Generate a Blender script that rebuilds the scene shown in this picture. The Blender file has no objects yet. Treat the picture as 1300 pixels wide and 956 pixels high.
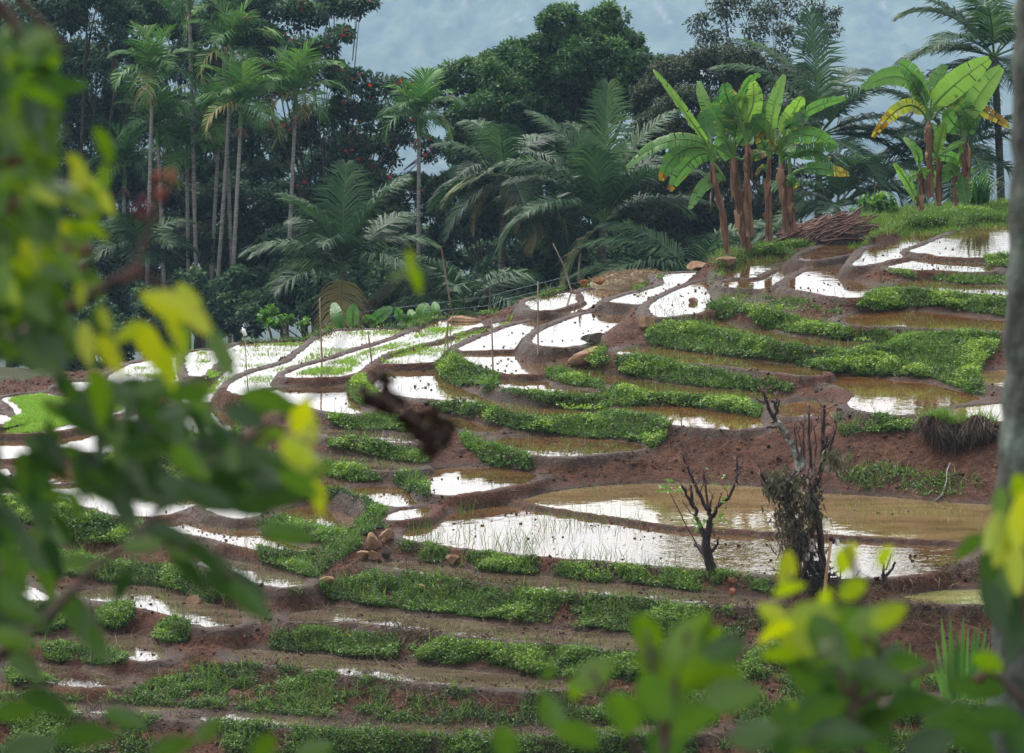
import bpy, math, random
import numpy as np

R = math.radians
rng = np.random.default_rng(11)
random.seed(5)
SC = bpy.context.scene
COL = SC.collection

# ------------------------------------------------------------------ camera model
H = 12.8
PITCH = R(7.48)
F = 650 / math.tan(R(7.5))          # focal length in units of a 1300 px wide frame
CP, SP = math.cos(PITCH), math.sin(PITCH)
CAM = np.array([0.0, 0.0, H])

def ray(px, py):
    u = (px - 650) / F; v = (478 - py) / F
    d = np.array([u, CP + v * SP, -SP + v * CP])
    return d / d[1]
def at(px, py, D):
    """point seen in direction (px,py) at ground distance D"""
    return CAM + ray(px, py) * D
def on_plane(px, py, z):
    d = ray(px, py)
    return CAM + d * ((z - H) / d[2])
def to_px(x, y, z):
    rz = z - H
    dep = y * CP - rz * SP
    up = y * SP + rz * CP
    return 650 + F * x / dep, 478 - F * up / dep

# ------------------------------------------------------------------ noise
def _hash(i, j, seed):
    n = (i.astype(np.int64) * 374761393 + j.astype(np.int64) * 668265263 + seed * 974634777) & 0x7fffffff
    n = ((n ^ (n >> 13)) * 1274126177) & 0x7fffffff
    n = (n ^ (n >> 16)) & 0xffff
    return n / 65535.0
def vnoise(x, y, s, seed=0):
    x = np.asarray(x, float) / s; y = np.asarray(y, float) / s
    i = np.floor(x); j = np.floor(y)
    fx = x - i; fy = y - j
    fx = fx * fx * (3 - 2 * fx); fy = fy * fy * (3 - 2 * fy)
    a = _hash(i, j, seed); b = _hash(i + 1, j, seed); c = _hash(i, j + 1, seed); d = _hash(i + 1, j + 1, seed)
    return (a * (1 - fx) + b * fx) * (1 - fy) + (c * (1 - fx) + d * fx) * fy
def fbm(x, y, s, seed=0, o=3):
    t = 0; a = 1; n = 0
    for k in range(o):
        t = t + a * vnoise(x, y, s, seed + k * 13); n += a; a *= .5; s *= .5
    return t / n
def sstep(a, b, x):
    t = np.clip((x - a) / (b - a), 0, 1)
    return t * t * (3 - 2 * t)

# ------------------------------------------------------------------ polygons
def chaikin(P, it=1):
    P = np.asarray(P, float)
    for _ in range(it):
        Q = np.roll(P, -1, 0)
        P = np.stack([P * .78 + Q * .22, P * .22 + Q * .78], 1).reshape(-1, 2)
    return P
def sdist(P, X, Y):
    """signed distance to polygon, negative inside"""
    d2 = np.full(X.shape, 1e9); ins = np.zeros(X.shape, bool)
    n = len(P)
    for k in range(n):
        ax, ay = P[k]; bx, by = P[(k + 1) % n]
        ex, ey = bx - ax, by - ay
        L = ex * ex + ey * ey + 1e-12
        t = np.clip(((X - ax) * ex + (Y - ay) * ey) / L, 0, 1)
        dx = X - ax - t * ex; dy = Y - ay - t * ey
        d2 = np.minimum(d2, dx * dx + dy * dy)
        if ay != by:
            c = (ay > Y) != (by > Y)
            ins ^= c & (X < (bx - ax) * (Y - ay) / (by - ay) + ax)
    d = np.sqrt(d2)
    return np.where(ins, -d, d)
def inside(P, X, Y):
    ins = np.zeros(X.shape, bool); n = len(P)
    for k in range(n):
        ax, ay = P[k]; bx, by = P[(k + 1) % n]
        if ay != by:
            ins ^= ((ay > Y) != (by > Y)) & (X < (bx - ax) * (Y - ay) / (by - ay) + ax)
    return ins

# ------------------------------------------------------------------ mesh helpers
def unit(v):
    v = np.asarray(v, float)
    n = np.linalg.norm(v, axis=-1, keepdims=True)
    return v / np.maximum(n, 1e-9)

class Buf:
    def __init__(s):
        s.v = []; s.q = []; s.t = []; s.m = []; s.n = 0
    def add(s, v, q, tint=0.5, mat=0):
        v = np.asarray(v, float).reshape(-1, 3); q = np.asarray(q, np.int64).reshape(-1, 4)
        s.v.append(v); s.q.append(q + s.n)
        t = np.broadcast_to(np.asarray(tint, float), (len(v),)) if np.ndim(tint) == 0 else np.asarray(tint, float)
        s.t.append(t); s.m.append(np.full(len(q), mat, np.int32)); s.n += len(v)
    def tube(s, pts, rad, seg=7, tint=0.5, mat=0, jit=0.0, cap=True):
        pts = np.asarray(pts, float); n = len(pts)
        rad = np.broadcast_to(np.asarray(rad, float), (n,))
        T = np.gradient(pts, axis=0); T = unit(T)
        ref = np.array([0.0, 1.0, 0.0]) if abs(T[0][1]) < .8 else np.array([1.0, 0, 0])
        A = unit(np.cross(T, ref)); B = np.cross(T, A)
        th = np.arange(seg) * 2 * math.pi / seg
        rr = rad[:, None] * (1 + jit * (rng.random((n, seg)) - .5))
        V = pts[:, None, :] + rr[..., None] * (np.cos(th)[None, :, None] * A[:, None, :] + np.sin(th)[None, :, None] * B[:, None, :])
        V = V.reshape(-1, 3)
        i = np.arange(n - 1)[:, None] * seg; j = np.arange(seg)[None, :]; k = (j + 1) % seg
        Q = np.stack([i + j, i + k, i + seg + k, i + seg + j], -1).reshape(-1, 4)
        tt = tint if np.ndim(tint) == 0 else np.repeat(np.asarray(tint, float), seg)
        s.add(V, Q, tt, mat)
        if cap:   # close both ends with a fan of quads
            for e in (0, n - 1):
                b = e * seg
                qs = [[b, b + a, b + a + 1, b + min(a + 2, seg - 1)] for a in range(1, seg - 1, 2) if a + 2 <= seg - 1]
                if seg % 2 == 1: qs.append([b, b + seg - 2, b + seg - 1, b + seg - 1])
                qs = [q for q in qs if len(set(q)) == 4]
                if qs:
                    s.q.append(np.asarray(qs) + s.n - len(V)); s.m.append(np.full(len(qs), mat, np.int32))
    def leaves(s, pos, dr, nr, L, W, tint, mat=0, fold=.12):
        """diamond leaves: base at pos, growing along dr, blade normal nr"""
        pos = np.asarray(pos, float); dr = unit(dr); nr = np.asarray(nr, float)
        sd = unit(np.cross(dr, nr)); nn = np.cross(sd, dr)
        L = np.asarray(L, float)[:, None] * np.ones((len(pos), 1)); W = np.asarray(W, float)[:, None] * np.ones((len(pos), 1))
        a = pos; b = pos + dr * L * .45 + sd * W * .5 + nn * L * fold
        c = pos + dr * L - nn * L * fold; d = pos + dr * L * .45 - sd * W * .5 + nn * L * fold
        V = np.stack([a, b, c, d], 1).reshape(-1, 3)
        Q = np.arange(len(pos) * 4).reshape(-1, 4)
        s.add(V, Q, np.repeat(np.broadcast_to(tint, (len(pos),)), 4), mat)
    def blades(s, pos, tip, W, tint, mat=0):
        pos = np.asarray(pos, float); tip = np.asarray(tip, float); n = len(pos)
        d = tip - pos
        ang = rng.random(n) * math.pi
        sd = unit(np.cross(d, np.stack([np.sin(ang), np.cos(ang), np.zeros(n) + .1], 1)))
        W = (np.zeros(n) + W)[:, None]
        V = np.stack([pos - sd * W * .5, pos + sd * W * .5, tip + sd * W * .08, tip - sd * W * .08], 1).reshape(-1, 3)
        s.add(V, np.arange(4 * n).reshape(-1, 4), np.repeat(np.broadcast_to(tint, (n,)), 4), mat)
    def mesh(s, name, mats, smooth=False):
        V = np.concatenate(s.v); Q = np.concatenate(s.q); T = np.concatenate(s.t); M = np.concatenate(s.m)
        me = bpy.data.meshes.new(name)
        me.vertices.add(len(V)); me.vertices.foreach_set('co', V.astype(np.float32).ravel())
        me.loops.add(len(Q) * 4); me.loops.foreach_set('vertex_index', Q.astype(np.int32).ravel())
        me.polygons.add(len(Q)); me.polygons.foreach_set('loop_start', np.arange(len(Q), dtype=np.int32) * 4)
        me.polygons.foreach_set('material_index', M)
        if smooth: me.polygons.foreach_set('use_smooth', np.ones(len(Q), bool))
        a = me.attributes.new('tint', 'FLOAT', 'POINT'); a.data.foreach_set('value', T.astype(np.float32))
        for m in (mats if isinstance(mats, (list, tuple)) else [mats]): me.materials.append(m)
        me.update(calc_edges=True); me.validate()
        return me
    def obj(s, name, mats, parent=None, smooth=False, origin=None):
        if origin is not None:
            o_ = np.asarray(origin, float); s.v = [v - o_ for v in s.v]
        o = bpy.data.objects.new(name, s.mesh(name, mats, smooth)); COL.objects.link(o)
        if parent is not None: o.parent = parent
        elif origin is not None: o.location = origin
        return o

def tag(o, label=None, cat=None, group=None, kind=None):
    if label: o['label'] = label
    if cat: o['category'] = cat
    if group: o['group'] = group
    if kind: o['kind'] = kind
    return o
def thing(name, label, cat, loc, group=None):
    o = bpy.data.objects.new(name, None); COL.objects.link(o); o.location = loc
    o.empty_display_size = .3
    return tag(o, label, cat, group)

# ------------------------------------------------------------------ materials
def newmat(name):
    m = bpy.data.materials.new(name); m.use_nodes = True
    nt = m.node_tree; nt.nodes.clear()
    out = nt.nodes.new('ShaderNodeOutputMaterial')
    return m, nt, out
def N(nt, typ, **kw):
    n = nt.nodes.new('ShaderNode' + typ)
    for k, v in kw.items():
        if hasattr(n, k) and k not in n.inputs: setattr(n, k, v)
        else: n.inputs[k].default_value = v
    return n
def ramp(nt, fac, stops):
    r = nt.nodes.new('ShaderNodeValToRGB')
    el = r.color_ramp.elements
    while len(el) < len(stops): el.new(.5)
    for e, (p, c) in zip(el, stops):
        e.position = p; e.color = (*c, 1)
    nt.links.new(fac, r.inputs[0])
    return r.outputs[0]
def leafmat(name, stops, trans=.3, rough=.5, spec=.25, noise=0.0, nscale=3.0):
    m, nt, out = newmat(name)
    a = N(nt, 'Attribute', attribute_name='tint')
    fac = a.outputs['Fac']
    if noise:
        g = N(nt, 'NewGeometry'); nz = N(nt, 'TexNoise', Scale=nscale, Detail=3.0)
        nt.links.new(g.outputs['Position'], nz.inputs['Vector'])
        ma = N(nt, 'Math', operation='MULTIPLY_ADD'); nt.links.new(nz.outputs[0], ma.inputs[0]); ma.inputs[1].default_value = noise
        sb = N(nt, 'Math', operation='SUBTRACT'); nt.links.new(fac, sb.inputs[0]); sb.inputs[1].default_value = noise * .5
        nt.links.new(sb.outputs[0], ma.inputs[2]); fac = ma.outputs[0]
    col = ramp(nt, fac, stops)
    p = N(nt, 'BsdfPrincipled', Roughness=rough); p.inputs['Specular IOR Level'].default_value = spec
    nt.links.new(col, p.inputs['Base Color'])
    t = N(nt, 'BsdfTranslucent')
    hs = N(nt, 'HueSaturation', Saturation=1.15, Value=1.25); nt.links.new(col, hs.inputs['Color'])
    nt.links.new(hs.outputs[0], t.inputs[0])
    mx = N(nt, 'MixShader'); mx.inputs[0].default_value = trans
    nt.links.new(p.outputs[0], mx.inputs[1]); nt.links.new(t.outputs[0], mx.inputs[2])
    nt.links.new(mx.outputs[0], out.inputs[0])
    return m
def roughmat(name, stops, scale=4.0, rough=.85, bump=.4, detail=6.0, stretch=(1, 1, 1), spec=.2, usetint=False, bscale=None):
    m, nt, out = newmat(name)
    tc = N(nt, 'TexCoord'); mp = N(nt, 'Mapping'); mp.inputs['Scale'].default_value = stretch
    nt.links.new(tc.outputs['Object'], mp.inputs[0])
    nz = N(nt, 'TexNoise', Scale=scale, Detail=detail, Roughness=.65); nt.links.new(mp.outputs[0], nz.inputs['Vector'])
    fac = nz.outputs[0]
    if usetint:
        a = N(nt, 'Attribute', attribute_name='tint'); ad = N(nt, 'Math', operation='ADD')
        nt.links.new(nz.outputs[0], ad.inputs[0]); nt.links.new(a.outputs['Fac'], ad.inputs[1])
        s5 = N(nt, 'Math', operation='SUBTRACT'); nt.links.new(ad.outputs[0], s5.inputs[0]); s5.inputs[1].default_value = .5
        fac = s5.outputs[0]
    col = ramp(nt, fac, stops)
    p = N(nt, 'BsdfPrincipled', Roughness=rough); p.inputs['Specular IOR Level'].default_value = spec
    nt.links.new(col, p.inputs['Base Color'])
    n2 = N(nt, 'TexNoise', Scale=bscale or scale * 3, Detail=5.0); nt.links.new(mp.outputs[0], n2.inputs['Vector'])
    b = N(nt, 'Bump', Strength=bump, Distance=.03); nt.links.new(n2.outputs[0], b.inputs['Height'])
    nt.links.new(b.outputs[0], p.inputs['Normal']); nt.links.new(p.outputs[0], out.inputs[0])
    return m
def flat(name, c, rough=.7, spec=.2):
    m, nt, out = newmat(name)
    p = N(nt, 'BsdfPrincipled', Roughness=rough); p.inputs['Base Color'].default_value = (*c, 1)
    p.inputs['Specular IOR Level'].default_value = spec
    nt.links.new(p.outputs[0], out.inputs[0]); return m

def ground_material():
    m, nt, out = newmat('red_soil')
    g = N(nt, 'NewGeometry')
    n1 = N(nt, 'TexNoise', Scale=1.1, Detail=8.0, Roughness=.7); nt.links.new(g.outputs['Position'], n1.inputs['Vector'])
    n2 = N(nt, 'TexNoise', Scale=9.0, Detail=6.0, Roughness=.7); nt.links.new(g.outputs['Position'], n2.inputs['Vector'])
    mx = N(nt, 'Math', operation='MULTIPLY_ADD'); nt.links.new(n2.outputs[0], mx.inputs[0]); mx.inputs[1].default_value = .55
    m5 = N(nt, 'Math', operation='MULTIPLY'); nt.links.new(n1.outputs[0], m5.inputs[0]); m5.inputs[1].default_value = .5
    nt.links.new(m5.outputs[0], mx.inputs[2])
    n4 = N(nt, 'TexNoise', Scale=22.0, Detail=5.0, Roughness=.75); nt.links.new(g.outputs['Position'], n4.inputs['Vector'])
    f4 = N(nt, 'MapRange'); nt.links.new(n4.outputs[0], f4.inputs[0]); f4.inputs[1].default_value = .32; f4.inputs[2].default_value = .68; f4.inputs[3].default_value = -.13; f4.inputs[4].default_value = .13
    ad = N(nt, 'Math', operation='ADD'); nt.links.new(mx.outputs[0], ad.inputs[0]); nt.links.new(f4.outputs[0], ad.inputs[1]); mx = ad
    soil = ramp(nt, mx.outputs[0], [(.34, (.010, .005, .0035)), (.45, (.038, .017, .010)), (.55, (.072, .031, .018)), (.66, (.105, .050, .030)), (.80, (.17, .10, .065))])
    mud = ramp(nt, mx.outputs[0], [(.34, (.012, .0065, .004)), (.5, (.032, .017, .0105)), (.70, (.066, .040, .026))])
    green = ramp(nt, mx.outputs[0], [(.36, (.014, .012, .006)), (.52, (.028, .034, .010)), (.68, (.055, .07, .018))])
    ag = N(nt, 'Attribute', attribute_name='green'); aw = N(nt, 'Attribute', attribute_name='wet')
    c1 = N(nt, 'MixRGB'); nt.links.new(aw.outputs['Fac'], c1.inputs[0]); nt.links.new(soil, c1.inputs[1]); nt.links.new(mud, c1.inputs[2])
    c2 = N(nt, 'MixRGB'); nt.links.new(ag.outputs['Fac'], c2.inputs[0]); nt.links.new(c1.outputs[0], c2.inputs[1]); nt.links.new(green, c2.inputs[2])
    p = N(nt, 'BsdfPrincipled'); nt.links.new(c2.outputs[0], p.inputs['Base Color']); p.inputs['Specular IOR Level'].default_value = .12
    rr = N(nt, 'MapRange'); nt.links.new(aw.outputs['Fac'], rr.inputs[0]); rr.inputs[3].default_value = .9; rr.inputs[4].default_value = .55
    nt.links.new(rr.outputs[0], p.inputs['Roughness'])
    b = N(nt, 'Bump', Strength=1.0, Distance=.09)
    n3 = N(nt, 'TexNoise', Scale=14.0, Detail=6.0, Roughness=.7); nt.links.new(g.outputs['Position'], n3.inputs['Vector'])
    nt.links.new(n3.outputs[0], b.inputs['Height']); nt.links.new(b.outputs[0], p.inputs['Normal'])
    nt.links.new(p.outputs[0], out.inputs[0])
    return m
def water_material(name, c1, c2, ripple=.02):
    m, nt, out = newmat(name)
    g = N(nt, 'NewGeometry')
    mp = N(nt, 'Mapping'); mp.inputs['Scale'].default_value = (.35, 1.4, 1); nt.links.new(g.outputs['Position'], mp.inputs[0])
    n1 = N(nt, 'TexNoise', Scale=1.6, Detail=5.0, Roughness=.65); nt.links.new(mp.outputs[0], n1.inputs['Vector'])
    col = ramp(nt, n1.outputs[0], [(.38, c1), (.62, c2)])
    p = N(nt, 'BsdfPrincipled', Roughness=.03, IOR=1.34); nt.links.new(col, p.inputs['Base Color'])
    n2 = N(nt, 'TexNoise', Scale=3.0, Detail=3.0); nt.links.new(g.outputs['Position'], n2.inputs['Vector'])
    b = N(nt, 'Bump', Strength=1.0, Distance=ripple); nt.links.new(n2.outputs[0], b.inputs['Height'])
    nt.links.new(b.outputs[0], p.inputs['Normal'])
    nt.links.new(p.outputs[0], out.inputs[0]); return m

M = {}
M['ground'] = ground_material()
M['water'] = water_material('muddy_water', (.045, .024, .010), (.085, .047, .019), .004)
M['water_tan'] = water_material('silty_water', (.082, .054, .022), (.138, .095, .042), .004)
M['water_red'] = water_material('red_brown_water', (.058, .026, .010), (.10, .046, .018), .004)
M['water_green'] = water_material('scummy_water', (.10, .10, .035), (.16, .15, .055), .004)
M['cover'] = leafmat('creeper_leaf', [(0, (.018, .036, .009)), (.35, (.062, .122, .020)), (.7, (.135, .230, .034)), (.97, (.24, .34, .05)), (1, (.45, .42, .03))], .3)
M['grassblade'] = leafmat('grass_blade', [(0, (.035, .075, .015)), (.6, (.11, .20, .04)), (1, (.2, .28, .06))], .3)
M['rice'] = leafmat('rice_blade', [(0, (.09, .17, .03)), (.5, (.18, .32, .05)), (1, (.31, .45, .10))], .35)
M['straw'] = leafmat('dry_blade', [(0, (.016, .010, .007)), (.4, (.085, .055, .034)), (1, (.30, .22, .13))], .15, .7)
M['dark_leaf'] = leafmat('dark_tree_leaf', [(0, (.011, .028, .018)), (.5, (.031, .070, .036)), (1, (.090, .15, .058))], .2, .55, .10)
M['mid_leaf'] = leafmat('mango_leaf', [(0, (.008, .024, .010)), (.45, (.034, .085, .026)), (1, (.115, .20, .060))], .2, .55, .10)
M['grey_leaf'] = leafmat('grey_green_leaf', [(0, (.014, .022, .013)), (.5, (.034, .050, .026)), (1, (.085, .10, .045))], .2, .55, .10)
M['fresh_leaf'] = leafmat('fresh_leaf', [(0, (.03, .08, .015)), (.5, (.07, .17, .03)), (1, (.16, .28, .05))], .3)
M['coconut'] = leafmat('coconut_leaflet', [(0, (.010, .026, .014)), (.5, (.034, .074, .030)), (.90, (.095, .16, .055)), (.94, (.11, .15, .055)), (1, (.24, .20, .08))], .25, .5, .12)
M['areca'] = leafmat('areca_leaflet', [(0, (.013, .038, .014)), (.5, (.045, .115, .030)), (.90, (.125, .23, .055)), (.94, (.14, .20, .06)), (1, (.26, .22, .08))], .25, .5, .12)
M['banana'] = leafmat('banana_leaf', [(0, (.11, .055, .02)), (.12, (.20, .13, .03)), (.22, (.30, .32, .05)), (.4, (.038, .100, .032)), (.7, (.098, .205, .050)), (1, (.21, .34, .075))], .35, .45, .14)
M['banana_stem'] = roughmat('banana_stem', [(.3, (.035, .018, .012)), (.5, (.12, .062, .040)), (.7, (.24, .145, .09))], 3.0, .8, .5, stretch=(4, 4, .5))
M['dead_leaf'] = leafmat('dead_leaf', [(0, (.05, .026, .016)), (.5, (.14, .075, .045)), (1, (.28, .17, .10))], .15, .7)
M['bark'] = roughmat('bark', [(.3, (.022, .018, .016)), (.55, (.06, .05, .042)), (.75, (.13, .12, .10))], 5.0, .9, .7, stretch=(3, 3, .8))
M['dead_bark'] = roughmat('dead_bark', [(.3, (.014, .010, .010)), (.55, (.042, .031, .029)), (.75, (.10, .078, .07))], 8.0, .9, .8, stretch=(3, 3, .8))
M['lichen_bark'] = roughmat('lichen_bark', [(.35, (.04, .035, .03)), (.5, (.14, .14, .12)), (.65, (.34, .36, .31))], 9.0, .9, .6)
M['twig'] = roughmat('twig', [(.3, (.06, .034, .028)), (.6, (.15, .082, .066)), (.8, (.25, .16, .12))], 5.0, .85, .3)
M['palm_trunk'] = roughmat('areca_trunk', [(.3, (.09, .085, .08)), (.5, (.20, .185, .165)), (.7, (.33, .31, .27))], 2.0, .85, .3, stretch=(1, 1, 9))
M['palm_trunk_dark'] = roughmat('coconut_trunk', [(.3, (.03, .025, .02)), (.5, (.075, .06, .05)), (.7, (.14, .115, .10))], 2.0, .9, .5, stretch=(1, 1, 7))
M['shaft'] = roughmat('crown_shaft', [(.3, (.035, .085, .02)), (.7, (.075, .15, .035))], 2.0, .45, .1)
M['rock'] = roughmat('sandy_rock', [(.3, (.09, .05, .027)), (.5, (.20, .118, .066)), (.7, (.30, .195, .115))], 2.6, .85, .6)
M['rock_grey'] = roughmat('grey_rock', [(.3, (.04, .032, .027)), (.6, (.10, .08, .065)), (.8, (.16, .13, .105))], 2.6, .85, .6)
M['rock_orange'] = roughmat('laterite_block', [(.3, (.12, .05, .018)), (.55, (.25, .115, .042)), (.75, (.34, .2, .09))], 3.5, .85, .6)
M['brick'] = roughmat('red_laterite', [(.3, (.17, .065, .035)), (.6, (.33, .13, .07))], 4.0, .85, .5)
M['wood'] = roughmat('weathered_pole', [(.3, (.10, .075, .055)), (.7, (.26, .2, .14))], 5.0, .85, .3, stretch=(4, 4, .6))
M['bamboo'] = roughmat('bamboo_pole', [(.3, (.26, .15, .07)), (.7, (.42, .28, .14))], 5.0, .6, .2, stretch=(4, 4, .6))
M['wire'] = flat('wire', (.12, .16, .20), .5, .4)
M['plastic'] = flat('white_plastic', (.75, .74, .70), .4, .4)
M['pink'] = flat('pink_cloth', (.62, .45, .42), .8)
M['black'] = flat('black_plastic', (.02, .02, .025), .5)
M['red'] = leafmat('red_blossom', [(0, (.45, .03, .015)), (1, (.75, .10, .04))], .2)

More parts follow.
